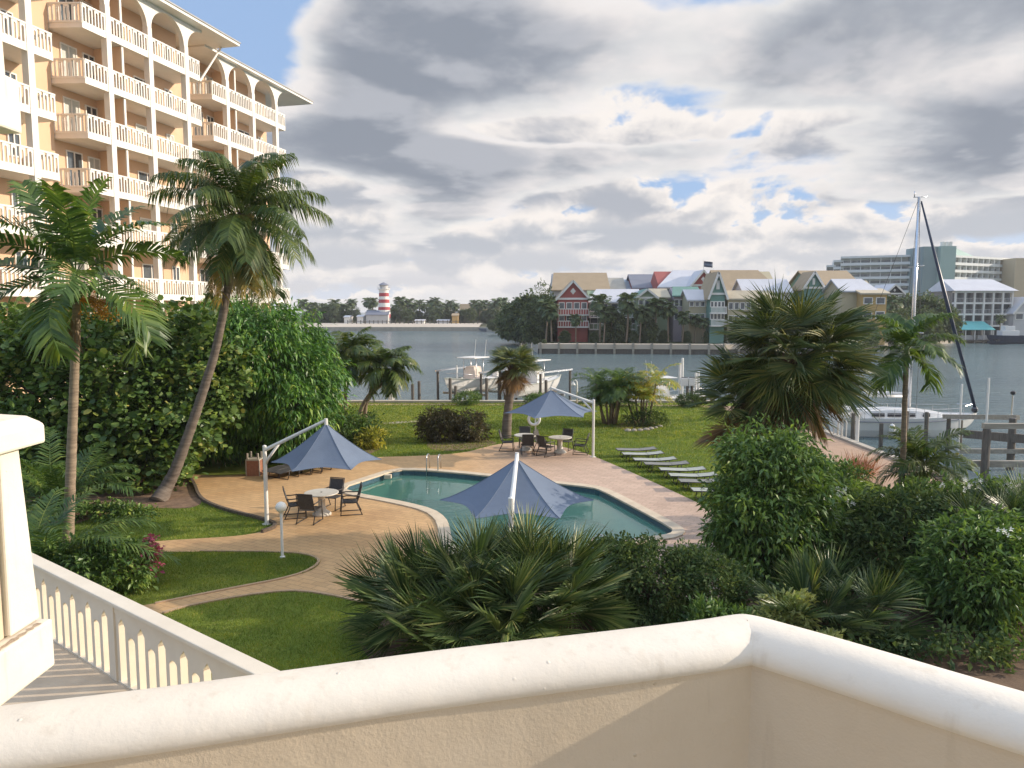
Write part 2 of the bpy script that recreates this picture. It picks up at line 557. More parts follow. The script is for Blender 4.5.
M['leaf_grape'] = leafm('seagrape_leaf', [(0, (0.062, 0.117, 0.035)), (0.6, (0.124, 0.205, 0.055)), (0.93, (0.207, 0.293, 0.078)), (1, (0.413, 0.39, 0.117))], .25, .4)
M['leaf_mango'] = leafm('mango_leaf', [(0, (0.045, 0.119, 0.027)), (0.6, (0.09, 0.211, 0.04)), (0.9, (0.16, 0.304, 0.051)), (1, (0.286, 0.371, 0.085))], .28, .4)
M['leaf_bush'] = leafm('bush_leaf', [(0, (0.056, 0.109, 0.031)), (0.6, (0.112, 0.194, 0.049)), (0.92, (0.186, 0.281, 0.07)), (1, (0.28, 0.351, 0.105))], .25, .4)
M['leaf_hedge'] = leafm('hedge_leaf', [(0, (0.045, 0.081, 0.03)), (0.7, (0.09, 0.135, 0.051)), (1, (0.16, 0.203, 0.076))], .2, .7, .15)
M['leaf_bronze'] = leafm('bronze_leaf', [(0, (.05, .045, .025)), (.5, (.08, .07, .03)), (1, (.12, .1, .05))], .2)
M['leaf_croton'] = leafm('croton_leaf', [(0, (.20, .22, .03)), (.5, (.45, .42, .07)), (.8, (.55, .50, .12)), (1, (.12, .16, .03))], .25)
M['leaf_variegated'] = leafm('variegated_leaf', [(0, (.30, .33, .10)), (.5, (.50, .50, .20)), (1, (.22, .27, .07))], .25)
M['leaf_pink'] = leafm('pink_bract', [(0, (.32, .045, .13)), (.6, (.45, .08, .18)), (1, (.12, .12, .04))], .3)
M['leaf_redgrass'] = leafm('red_grass', [(0, (.25, .10, .07)), (1, (.34, .17, .12))], .3)
M['leaf_far'] = leafm('far_leaf', [(0, (0.06, 0.088, 0.047)), (0.6, (0.104, 0.144, 0.065)), (1, (0.172, 0.208, 0.09))], .15, .6)
M['leaf_farpalm'] = leafm('far_palm_leaf', [(0, (0.067, 0.108, 0.054)), (1, (0.152, 0.198, 0.082))], .15, .5)
M['leaf_caribbean'] = leafm('far_brown_leaf', [(0, (.07, .065, .03)), (1, (.12, .10, .05))], .1, .7)
M['blade'] = leafm('grass_blade', [(0, (.10, .16, .022)), (.6, (.175, .235, .034)), (.9, (.25, .275, .055)), (1, (.34, .29, .10))], .35, .5)
M['sand'] = pm('sand', (.56, .48, .38), (.48, .41, .32), .05, .9)


def lawn_mat():
    m = bpy.data.materials.new('lawn_grass')
    m.use_nodes = True
    k = NT(m.node_tree)
    b = k.n('ShaderNodeBsdfPrincipled', {'Roughness': .85, 'Specular IOR Level': .15})
    k.n('ShaderNodeOutputMaterial', {0: (b, 0)})
    tc = k.n('ShaderNodeTexCoord')
    big = k.n('ShaderNodeTexNoise', {'Vector': (tc, 'Object'), 'Scale': .22, 'Detail': 4, 'Roughness': .6})
    fine = k.n('ShaderNodeTexNoise', {'Vector': (tc, 'Object'), 'Scale': 16, 'Detail': 5, 'Roughness': .7})
    c1 = k.ramp((big, 0), [(.34, (.11, .165, .024)), (.50, (.165, .22, .032)), (.66, (.24, .265, .05))])
    c2 = k.mix(k.math('MULTIPLY', k.sstep((fine, 0), .45, .7), .5), c1, (.07, .095, .018, 1))
    k.t.links.new(c2[0].outputs[2], b.inputs['Base Color'])
    worn = k.n('ShaderNodeTexNoise', {'Vector': (tc, 'Object'), 'Scale': .55, 'Detail': 6, 'Roughness': .7})
    c2 = k.mix(k.math('MULTIPLY', k.sstep((worn, 0), .56, .70), .45), c2, (.24, .19, .07, 1))
    bp = k.n('ShaderNodeBump', {'Height': (fine, 0), 'Strength': .9, 'Distance': .05})
    k.t.links.new(bp.outputs[0], b.inputs['Normal'])
    return m


def paving_mat():
    m = bpy.data.materials.new('stamped_paving')
    m.use_nodes = True
    k = NT(m.node_tree)
    b = k.n('ShaderNodeBsdfPrincipled', {'Roughness': .72, 'Specular IOR Level': .35})
    k.n('ShaderNodeOutputMaterial', {0: (b, 0)})
    tc = k.n('ShaderNodeTexCoord')
    rot = k.n('ShaderNodeMapping', {0: (tc, 'Object'), 2: (0, 0, R(28))})
    br = k.n('ShaderNodeTexBrick', {'Vector': (rot, 0), 'Color1': (.95, .95, .95, 1), 'Color2': (.78, .78, .78, 1), 'Mortar': (.55, .55, .55, 1),
                                    'Scale': 1.0, 'Mortar Size': .012, 'Mortar Smooth': .3, 'Brick Width': .42, 'Row Height': .21, 'Bias': 0.1})
    sep = k.n('ShaderNodeSeparateXYZ', {0: (tc, 'Object')})
    big = k.n('ShaderNodeTexNoise', {'Vector': (tc, 'Object'), 'Scale': .35, 'Detail': 6, 'Roughness': .65})
    fine = k.n('ShaderNodeTexNoise', {'Vector': (tc, 'Object'), 'Scale': 7, 'Detail': 6, 'Roughness': .7})
    # slab colour runs from orange on the left to pinker on the right
    side = k.sstep((sep, 0), -3.0, 2.5)
    base = k.mix(side, k.ramp((big, 0), [(.3, (.60, .36, .165)), (.5, (.66, .42, .205)), (.7, (.52, .315, .155))]),
                 k.ramp((big, 0), [(.3, (.58, .41, .30)), (.5, (.64, .46, .34)), (.7, (.53, .37, .27))]))
    c = k.mix(.8, base, (br, 0), 'MULTIPLY')
    c = k.mix(k.math('MULTIPLY', k.sstep((fine, 0), .5, .75), .35), c, (.27, .17, .10, 1))
    k.t.links.new(c[0].outputs[2], b.inputs['Base Color'])
    bp = k.n('ShaderNodeBump', {'Height': (br, 0), 'Strength': .3, 'Distance': .01})
    k.t.links.new(bp.outputs[0], b.inputs['Normal'])
    return m


def sea_mat():
    m = bpy.data.materials.new('harbour_water')
    m.use_nodes = True
    k = NT(m.node_tree)
    b = k.n('ShaderNodeBsdfPrincipled', {'Base Color': (.06, .115, .12, 1), 'Roughness': .16, 'IOR': 1.33, 'Specular IOR Level': .5})
    k.n('ShaderNodeOutputMaterial', {0: (b, 0)})
    tc = k.n('ShaderNodeTexCoord')
    v = k.vmath('MULTIPLY', (tc, 'Object'), (.55, 1.0, 1.0))
    a = k.n('ShaderNodeTexNoise', {'Vector': v, 'Scale': .9, 'Detail': 6, 'Roughness': .62, 'Distortion': .3})
    c = k.n('ShaderNodeTexNoise', {'Vector': v, 'Scale': .06, 'Detail': 3, 'Roughness': .5})
    h = k.math('MULTIPLY_ADD', (c, 0), .6, (a, 0))
    bp = k.n('ShaderNodeBump', {'Height': h, 'Strength': .8, 'Distance': .55})
    k.t.links.new(bp.outputs[0], b.inputs['Normal'])
    col = k.ramp((c, 0), [(.35, (.085, .13, .14)), (.65, (.12, .17, .17))])
    k.t.links.new(col[0].outputs[0], b.inputs['Base Color'])
    return m


def pool_water_mat():
    m = bpy.data.materials.new('pool_water')
    m.use_nodes = True
    k = NT(m.node_tree)
    tc = k.n('ShaderNodeTexCoord')
    a = k.n('ShaderNodeTexNoise', {'Vector': (tc, 'Object'), 'Scale': 2.2, 'Detail': 3, 'Roughness': .5})
    bp = k.n('ShaderNodeBump', {'Height': (a, 0), 'Strength': .12, 'Distance': .05})
    tr = k.n('ShaderNodeBsdfTransparent', {'Color': (.66, .92, .83, 1)})
    milky = k.n('ShaderNodeBsdfDiffuse', {'Color': (.20, .44, .36, 1)})
    body = k.n('ShaderNodeMixShader', {0: .25, 1: (tr, 0), 2: (milky, 0)})
    gl = k.n('ShaderNodeBsdfGlossy', {'Color': (1, 1, 1, 1), 'Roughness': .05, 'Normal': (bp, 0)})
    fr = k.n('ShaderNodeFresnel', {'IOR': 1.3, 'Normal': (bp, 0)})
    x = k.n('ShaderNodeMixShader', {0: k.math('MULTIPLY', (fr, 0), .85), 1: (body, 0), 2: (gl, 0)})
    k.n('ShaderNodeOutputMaterial', {0: (x, 0)})
    return m


M['lawn'], M['paving'], M['sea'], M['pool_water'] = lawn_mat(), paving_mat(), sea_mat(), pool_water_mat()
# ================================================================== THE SETTING
SEA = -1.2
m_ = MB()
m_.add([(-9000, -300, SEA), (9000, -300, SEA), (9000, 12000, SEA), (-9000, 12000, SEA)], [(0, 1, 2, 3)])
tag(m_.build('water', M['sea']), kind='structure')

# pool outline, traced at the coping
pool_px = [(341, 488.5), (369, 479.5), (396, 470.5), (420, 470.5), (456, 473.3), (493, 477), (552, 483.5), (592, 488), (602, 491), (640, 511), (672, 528.5), (674, 533),
           (664, 536.5), (640, 538.5), (628, 541.5), (600, 550), (560, 558), (520, 562), (480, 560), (458, 551), (450, 538), (449, 528), (445, 518.5), (433, 510), (408, 503.5), (382, 498.5), (357, 494)]
POOL = [tuple(p) for p in chaikin([G(*p) for p in pool_px], 1)]
COPE = offset(POOL, .34)

LAND = [(-90, -14), (17, -14), (17, 53.5), (-90, 53.5)]
m_ = MB()
m_.prism(LAND, SEA - 1.2, 0.0, holes=[offset(POOL, .1)], bottom=False)
tag(m_.build('ground', M['lawn']), kind='structure')

# paved terrace round the pool, with the lawn tongues cut into its left side
deck_px = [(187, 474), (215, 476), (243, 474.5), (266, 473), (322, 464.5), (352, 460), (378, 457), (400, 456.5), (430, 455.5), (464, 453), (487, 446.5), (505, 443), (530, 441.5), (555, 445), (575, 450),
           (596, 457), (640, 476), (720, 513), (742, 530), (752, 560), (750, 600), (700, 618), (600, 616), (500, 618), (420, 616), (375, 607), (340, 597.5), (300, 591), (262, 593.5), (225, 599), (190, 606), (163, 614), (60, 640), (40, 625), (100, 612),
           (150, 604.5), (190, 597), (225, 589.5), (270, 581.5), (297, 576), (314, 569.5), (321, 563), (317, 557), (303, 553.5), (280, 552), (240, 551.8), (200, 551.8), (155, 552.5), (110, 556), (110, 545),
           (160, 541), (200, 538.5), (240, 536), (262, 532), (275, 526.5), (272, 522.5), (262, 519.5), (225, 510.5), (203, 502.5), (198, 494), (196, 486), (190, 480)]
DECK = [tuple(p) for p in chaikin([G(*p) for p in deck_px], 2)]
m_ = MB()
m_.sheet(DECK, .006, holes=[offset(POOL, .2)])
tag(m_.build('paving', M['paving']), kind='structure')


def kerb(name, px, w, h, mat, label=None):
    pts = [G(*p)[:2] for p in chaikin([np.array(p, float) for p in px], 2, closed=False)]
    m = MB()
    n = len(pts)
    V, F = [], []
    for i, p in enumerate(pts):
        t = pts[min(i + 1, n - 1)] - pts[max(i - 1, 0)]
        t = t / np.linalg.norm(t)
        q = np.array((-t[1], t[0])) * w / 2
        for a, z in ((p - q, 0), (p - q, h), (p + q, h), (p + q, 0)):
            V.append((a[0], a[1], z))
    for i in range(n - 1):
        for j in range(3):
            F.append((i * 4 + j, i * 4 + j + 1, i * 4 + 5 + j, i * 4 + 4 + j))
    F += [(3, 2, 1, 0), tuple((n - 1) * 4 + j for j in range(4))]
    m.add(V, F)
    return tag(m.build(name, mat), kind='structure')


kerb('kerb', [(187, 474), (195, 486), (198, 496), (205, 503), (225, 510.8), (262, 520), (276, 525), (274, 529), (262, 533)], .10, .10, M['bark'])
kerb('kerb', [(155, 604), (225, 590), (297, 576.5), (322, 563), (312, 555), (280, 552), (200, 551.5)], .07, .035, M['edge'])
kerb('kerb', [(163, 613.5), (190, 605.5), (262, 593), (300, 590.5), (340, 597), (375, 606)], .07, .035, M['edge'])

# planting beds
for px in ([(140, 474), (187, 473), (197, 490), (204, 503), (190, 509), (150, 508), (110, 512), (60, 530), (20, 520), (-60, 480), (60, 470)],
           [(425, 441), (450, 436), (480, 438), (500, 443), (487, 446), (464, 451), (430, 451)],
           [(612, 425), (640, 419), (662, 424), (652, 431), (628, 432)],
           [(300, 463), (330, 440), (380, 434), (384, 450), (350, 459)]):
    m_ = MB()
    m_.sheet([tuple(p) for p in chaikin([G(*p) for p in px], 2)], .010)
    tag(m_.build('soil_bed', M['mulch']), kind='structure')
m_ = MB()
m_.sheet([tuple(p) for p in chaikin([G(*p) for p in [(350, 612), (420, 618), (520, 620), (700, 619), (742, 600), (750, 560), (790, 520), (860, 505), (905, 492), (1005, 520), (1150, 560), (1400, 640), (1200, 760), (800, 760), (420, 720), (365, 660)]], 2)], .0095)
tag(m_.build('soil_bed', M['soil']), kind='structure')

# walkway along the quay and the seawall cap
m_ = MB()
m_.sheet([tuple(p) for p in chaikin([(16.75, 12), (16.75, 42), (16.9, 50), (13, 52.6), (-70, 52.6), (-70, 51.9), (11.5, 51.9), (14.6, 49.5), (15.3, 43), (14.7, 38), (13.9, 32), (13.7, 28), (14.2, 24), (14.6, 18), (14.6, 12)], 2)], .014)
tag(m_.build('walkway', M['walk']), kind='structure')
m_ = MB()
m_.box(-90, 17.12, 53.0, 53.62, -.6, .16).box(16.78, 17.12, -10, 52.99, -.6, .12)
tag(m_.build('seawall', M['concrete']), kind='structure')

m_ = MB()
m_.sheet([tuple(q) for q in chaikin([G(*q)[:2] for q in [(383, 422.6), (410, 421), (436, 419.6), (437, 421), (412, 422.6), (384, 424.4)]], 2)], .012)
tag(m_.build('path', M['concrete']), kind='structure')

# pool shell, coping, water
m_ = MB()
n_ = len(POOL)
V_ = [(p[0], p[1], -.02) for p in POOL] + [(p[0], p[1], -.24) for p in POOL] + [(p[0], p[1], -1.35) for p in POOL]
F_ = [(i, i + n_, (i + 1) % n_ + n_, (i + 1) % n_) for i in range(n_)]
m_.add(V_, F_, 1)
m_.add(V_, [(i + n_, i + 2 * n_, (i + 1) % n_ + 2 * n_, (i + 1) % n_ + n_) for i in range(n_)], 0)
m_.sheet(POOL, -1.35, 0)
pool_root = T('swimming_pool', 'turquoise swimming pool with pale coping set into the paved terrace', 'pool', (*np.mean(POOL, 0), 0))
ORG = pool_root.location[:]
m_.build('basin', [M['plaster'], M['pool_tile']], pool_root, origin=ORG)
m_ = MB()
m_.prism(COPE, -.02, .045, holes=[offset(POOL, -.03)])
m_.build('coping', M['coping'], pool_root, origin=ORG, bevel=.012)
m_ = MB()
m_.sheet(offset(POOL, .02), -.17)
m_.build('pool_surface', M['pool_water'], pool_root, origin=ORG)
m_ = MB()
a_, b_ = G(352, 488)[:2], G(396, 474)[:2]
c_, d_ = G(432, 506)[:2], G(378, 496)[:2]
for t, z in ((.32, -.42), (.46, -.7), (.6, -1.0)):
    m_.prism([a_, d_ * (1 - t) + c_ * t, a_ * (1 - t) + (b_ * .6 + c_ * .4) * t, b_ * t + a_ * (1 - t)][:4], -1.34, z)
m_.build('pool_steps', M['plaster'], pool_root, origin=ORG)
for p_ in (G(388, 475.2), G(637, 506)):
    m_ = MB()
    m_.box(p_[0] - .13, p_[0] + .13, p_[1] - .1, p_[1] + .12, -.13, .02)
    m_.build('skimmer', M['coping'], pool_root, origin=ORG)


def ladder(px, py, ang, h, name, label):
    p = G(px, py)
    r = T(name, label, 'pool ladder', (p[0], p[1], .045), ang)
    for sx in (-.24, .24):
        m = MB()
        pts = [(sx, .30, 0), (sx, .30, h * .8)] + [(sx, .30 - .25 * (1 - math.cos(t)), h * .8 + h * .2 * math.sin(t)) for t in np.linspace(.4, math.pi - .4, 6)] + [(sx, -.2, h * .8), (sx, -.2, -.95)]
        m.tube(pts, .025, 8)
        m.build('rail', M['metal'], r, smooth=True)
    for z in (-.25, -.5, -.75):
        m = MB()
        m.box(-.24, .24, -.24, -.16, z - .02, z)
        m.build('tread', M['metal'], r)
    return r


ladder(433.5, 470.5, R(-8), .62, 'pool_ladder', 'steel ladder with two looped rails at the far side of the pool')
p_ = G(600, 552)
r_ = T('pool_handrail', 'single bent steel handrail rising from the near end of the pool', 'handrail', (p_[0], p_[1], -1.2))
m_ = MB()
m_.tube([(-.55, .2, 0), (-.5, .18, .9), (-.2, .05, 1.55), (0, 0, 1.68), (.10, -.05, 1.66), (.15, -.1, 1.5), (.15, -.12, .9)], .024, 8)
m_.build('rail', M['metal'], r_, smooth=True)

# ------------------------------------------------------------------ far land
far_px = [(-200, 331), (480, 331), (508, 333.5), (522, 344), (538, 353.5), (720, 354.5), (860, 350), (905, 346.5), (950, 343.5), (1000, 341), (1080, 338)]
FAR = [tuple(G(*p, SEA)[:2]) for p in far_px]
m_ = MB()
m_.prism(FAR + [(900, 900), (-900, 900)], SEA - .5, .35, bottom=False)
tag(m_.build('far_shore', M['concrete']), kind='structure')
m_ = MB()
m_.sheet([tuple(np.array(p) + np.array((0, 2.4))) for p in FAR] + [(890, 895), (-890, 895)], .37)
tag(m_.build('far_ground', pm('far_ground', (.07, .09, .035), (.11, .10, .06), .05, .95)), kind='structure')
# the pale beach and the fence along its top
y_ = FAR[1][1]
m_ = MB()
x0, x1 = G(100, 331, SEA)[0], G(479, 331, SEA)[0]
m_.add([(x0, y_ + .4, .40), (x1, y_ + .4, .40), (x1, y_ + 22, 1.35), (x0, y_ + 22, 1.35), (x0, y_ + 60, 1.4), (x1, y_ + 60, 1.4)], [(0, 1, 2, 3), (3, 2, 5, 4)])
tag(m_.build('beach', M['sand']), kind='structure')
r_ = T('beach_fence', 'long low fence of dark posts along the top of the far beach', 'fence', ((x0 + x1) / 2, y_ + 24, 1.3))
m_ = MB()
for x in np.arange(G(335, 331, SEA)[0], x1, 1.9):
    m_.box(x - .16, x + .16, y_ + 23.9, y_ + 24.2, 1.2, 2.9)
tag(m_.build('posts', M['wood_pile'], r_, origin=r_.location[:]), kind='stuff')
m_ = MB()
m_.box(G(335, 331, SEA)[0], x1, y_ + 24.2, y_ + 24.3, 2.35, 2.55)
m_.build('rail', M['wood_pile'], r_, origin=r_.location[:])

# far seawall posts of the village
r_ = T('village_seawall', 'long pale sea wall with evenly spaced posts below the coloured houses', 'sea wall', (*FAR[4], 0))
for i_ in (4, 5):
    a_, b_ = np.array(FAR[i_]), np.array(FAR[i_ + 1])
    L_ = float(np.linalg.norm(b_ - a_))
    d_ = (b_ - a_) / L_
    q_ = np.array((-d_[1], d_[0]))
    Mx = Matrix(((d_[0], q_[0], 0, a_[0]), (d_[1], q_[1], 0, a_[1]), (0, 0, 1, 0), (0, 0, 0, 1)))
    m_ = MB()
    m_.box(.01, L_ - .01, -.45, 2.2, -.28, .62, M=Mx)
    m_.build('cap', M['sand'], r_, origin=r_.location[:])
    m_ = MB()
    m_.box(.01, L_ - .01, -.3, -.02, SEA - .4, -.285, M=Mx)
    m_.build('wall_face', M['wood_pile'], r_, origin=r_.location[:])
    for x in np.arange(.5, L_, 3.4):
        m_ = MB()
        m_.box(x - .2, x + .2, -.72, -.455, SEA - .3, .85, M=Mx)
        m_.build('post', M['wood_dock'], r_, origin=r_.location[:])


# ================================================================== BALCONIES IN THE FOREGROUND
def sweep(path, prof, inward):
    """profile (inward offset, z) swept along a flat path"""
    path = [np.array(p[:2], float) for p in path]
    n, k = len(path), len(prof)
    V, F = [], []
    for i, p in enumerate(path):
        t = path[min(i + 1, n - 1)] - path[max(i - 1, 0)]
        t /= np.linalg.norm(t)
        q = np.array((t[1], -t[0])) * inward
        for s, z in prof:
            V.append((p[0] + q[0] * s, p[1] + q[1] * s, z))
    for i in range(n - 1):
        for j in range(k - 1):
            F.append((i * k + j, i * k + j + 1, (i + 1) * k + j + 1, (i + 1) * k + j))
    return V, F


ZP = EYE - .85
pts = [G(*p, ZP) for p in [(-420, 748), (-200, 721), (0, 696.5), (150, 680), (300, 660), (450, 640.5), (600, 624.5), (690, 614), (715, 610), (737, 607), (760, 610), (790, 618), (850, 634), (1024, 684), (1300, 757)]]
path = chaikin([np.array(p[:2]) for p in pts], 2, closed=False)
prof = [(.02, 4.4), (.02, 5.562), (.0, 5.575), (.0, 5.612), (.012, 5.634), (.04, 5.648), (.07, 5.6525), (.11, 5.652), (.145, 5.644), (.17, 5.628), (.184, 5.606), (.186, 5.586), (.180, 5.573), (.172, 5.565), (.170, 5.55), (.170, 4.86)]
V_, F_ = sweep(path, prof, 1.0)
# inside offsets cross at the tight corner: blunt them
m_ = MB()
m_.add(V_, F_, 0)
pr = T('balcony_parapet', 'cream rendered balcony parapet with a rounded top running across the bottom of the view', 'parapet', (.63, 2.03, 4.86))
k_ = 14
F_cap = [f for i, f in enumerate(F_) if 1 <= i % (len(prof) - 1) <= 12]
F_wall = [f for i, f in enumerate(F_) if not 1 <= i % (len(prof) - 1) <= 12]
mc, mw = MB(), MB()
mc.add(V_, F_cap)
mw.add(V_, F_wall)
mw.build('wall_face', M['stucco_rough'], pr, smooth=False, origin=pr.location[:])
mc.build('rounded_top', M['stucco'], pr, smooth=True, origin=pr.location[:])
m_ = MB()
m_.prism([tuple(p + np.array((0, -.05))) for p in path] + [(1.7, -1.5), (-2.4, -1.5)], 4.70, 4.86)
tag(m_.build('balcony_floor', M['stucco_rough']), kind='structure')

# neighbour's balcony, two storeys of it, at the left edge of the view
NX = -2.60


def side_balcony(zs, label, pier_top, cap):
    r = T('side_balcony', label, 'balcony', (NX, 3.9, zs))
    o = r.location[:]
    m = MB()
    m.box(NX - 2.2, NX, -.5, 4.07, zs, zs + .275)
    m.build('floor_slab', M['stucco'], r, origin=o, bevel=.012)
    m = MB()
    zb, zt = zs + .285, pier_top
    V = []
    for z, e in ((zb, 0.0), (zt, .05)):
        for x, y in ((NX - .34 + e, 3.80 + e * .3), (NX - .055 - e * .1, 3.80 + e * .3), (NX - .055 - e * .1, 4.05 - e * 1.6), (NX - .34 + e, 4.05 - e * 1.6)):
            V.append((x, y, z))
    m.add(V, [(3, 2, 1, 0), (4, 5, 6, 7), (0, 1, 5, 4), (1, 2, 6, 5), (2, 3, 7, 6), (3, 0, 4, 7)])
    m.build('corner_pier', M['stucco'], r, origin=o, bevel=.012)
    m = MB()
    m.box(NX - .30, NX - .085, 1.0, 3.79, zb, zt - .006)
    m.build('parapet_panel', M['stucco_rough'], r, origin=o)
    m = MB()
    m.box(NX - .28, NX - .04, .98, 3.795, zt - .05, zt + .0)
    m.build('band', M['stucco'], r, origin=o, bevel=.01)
    if cap:
        m = MB()
        V = []
        for z, e in ((zt + .004, .0), (zt + .115, .0), (zt + .16, .06), (zt + .185, .18)):
            for x, y in ((NX - .42 + e, -.5), (NX + .015 - e, -.5), (NX + .015 - e, 4.085 - e * .8), (NX - .42 + e, 4.085 - e * .8)):
                V.append((x, y, z))
        F = [(3, 2, 1, 0), (12, 13, 14, 15)]
        for j in range(3):
            for q in range(4):
                F.append((j * 4 + q, j * 4 + (q + 1) % 4, j * 4 + 4 + (q + 1) % 4, j * 4 + 4 + q))
        m.add(V, F)
        m.build('coping', M['stucco'], r, origin=o, bevel=.015)
        # paint flaking off along the top of the slab: irregular thin flakes
        m = MB()
        g = np.random.default_rng(3)
        for y0, y1, x in ((3.5, 4.0, NX - .03),):
            top = [(y, g.uniform(.003, .026)) for y in np.linspace(y0, y1, 26)]
            poly = [(y, -a) for y, a in top] + [(y, a * .8) for y, a in reversed(top)]
            V = [(x + p[1] * .9, p[0], zs + .2775) for p in poly]
            m.add(V, [tuple(range(len(V)))])
        for y, w in ():
            m.add([(NX + .002, y, zs + .272), (NX + .002, y + w, zs + .27), (NX + .002, y + w * .8, zs + .25 - w * .1), (NX + .002, y + w * .3, zs + .235)], [(0, 1, 2, 3)])
        m.build('bare_patches', M['peel'], r, origin=o)
    return r


side_balcony(4.50, 'cream balcony corner with a tapered pier, thick coping and flaking paint at the left edge', 5.775, True)
side_balcony(7.44, 'upper cream balcony slab and wall in the top left corner of the view', 10.2, False)


# ------------------------------------------------------------------ pierced railings
def pierced(m, a, b, z0, h, th, post, gap, base=.14, top=.09, rail_w=.12, kinds=('round', 'open'), zs=.24, mi=0):
    """railing of solid uprights with arched openings from a to b (flat points); z0 = foot"""
    a, b = np.array(a, float), np.array(b, float)
    L = np.linalg.norm(b - a)
    d = (b - a) / L
    Mx = Matrix(((d[0], -d[1], 0, a[0]), (d[1], d[0], 0, a[1]), (0, 0, 1, z0), (0, 0, 0, 1)))
    m.box(0, L, -th / 2 - .01, th / 2 + .01, 0, base, mi, Mx)
    m.box(0, L, -rail_w / 2, rail_w / 2, h - top, h, mi, Mx)
    n = max(1, int(round((L - post) / (post + gap))))
    g = (L - post * (n + 1)) / n
    zt = h - top
    Mp = Mx @ Matrix(((1, 0, 0, 0), (0, 0, -1, 0), (0, 1, 0, 0), (0, 0, 0, 1)))
    for i in range(n + 1):
        s = i * (post + g)
        m.box(s, s + post, -th / 2, th / 2, base, zt, mi, Mx)
        if i == n:
            break
        kind = kinds[i % len(kinds)]
        s0, s1 = s + post, s + post + g
        if kind == 'open':
            continue
        r = g / 2
        if kind == 'round':
            spr, arc = zt - zs, [(s0 + r - r * math.cos(t), zt - zs + r * math.sin(t)) for t in np.linspace(0, math.pi, 7)]
        elif kind == 'tall':
            spr = zt - zs * .62
            arc = [(s0, spr), (s0 - g * .0, spr + .02), (s0 + g * .16, spr + .05), (s0 + g * .5, spr + .11), (s1 - g * .16, spr + .05), (s1, spr + .02), (s1, spr)]
        else:
            spr, arc = zt - zs * 1.15, [(s0 + r - r * math.cos(t), zt - zs * 1.15 + .7 * r * math.sin(t)) for t in np.linspace(0, math.pi, 7)]
        sub = MB()
        sub.prism([(s0, zt), *arc, (s1, zt)], -th / 2, th / 2)
        V, Fs = sub.raw()
        m.merge(V, Fs, Mp, mi)


# lower terrace with its railing, one storey down
tr_a, tr_b = np.array((-8.0, 11.20)), np.array((-1.55, 6.30))
d_ = (tr_b - tr_a) / np.linalg.norm(tr_b - tr_a)
n_in = np.array((d_[1], -d_[0]))
m_ = MB()
m_.prism([tuple(tr_a + n_in * -.02), tuple(tr_b + n_in * -.02), tuple(tr_b + n_in * 6), tuple(tr_a + n_in * 6)], 1.75, 2.0)
tag(m_.build('terrace_floor', M['deck_board']), kind='structure')
m_ = MB()
m_.prism([tuple(tr_a + n_in * .05), tuple(tr_b + n_in * .05), tuple(tr_b + n_in * 5.9), tuple(tr_a + n_in * 5.9)], 0, 1.745)
tag(m_.build('terrace_base', M['stucco']), kind='structure')
r_ = T('terrace_railing', 'white railing with tall and short arched openings round the lower terrace', 'railing', (*tr_b, 2.0))
m_ = MB()
mid = tr_a * .52 + tr_b * .48
pierced(m_, tr_a, mid, 2.0, 0.97, .085, .075, .155, base=.02, top=.10, rail_w=.10, kinds=('tall', 'short'), zs=.24)
pierced(m_, mid + d_ * .14, tr_b, 2.0, 0.97, .085, .075, .155, base=.02, top=.10, rail_w=.10, kinds=('tall', 'short'), zs=.24)
m_.build('uprights', M['rail_paint'], r_, origin=r_.location[:])
m_ = MB()
m_.bar((*tr_a, 2.995), (*tr_b, 2.995), .20, .05)
m_.build('handrail', M['rail_paint'], r_, origin=r_.location[:], bevel=.01)
m_ = MB()
m_.bar((*mid + d_ * .0, 2.484), (*(mid + d_ * .14), 2.484), .13, .962)
m_.build('newel', M['rail_paint'], r_, origin=r_.location[:])

# ================================================================== THE HOTEL ON THE LEFT
HR = T('hotel_building', 'peach and white hotel block with arched top storey and rows of pierced white balconies', 'hotel', (-21.9, 42, 0), math.atan2(.970, .244))
FL = [4.67 + 2.8 * i for i in range(7)]      # balcony floors
SOFF = 24.42


def hpart(m, name, mat, par=HR, smooth=False):
    return m.build(name, mat, par, smooth)


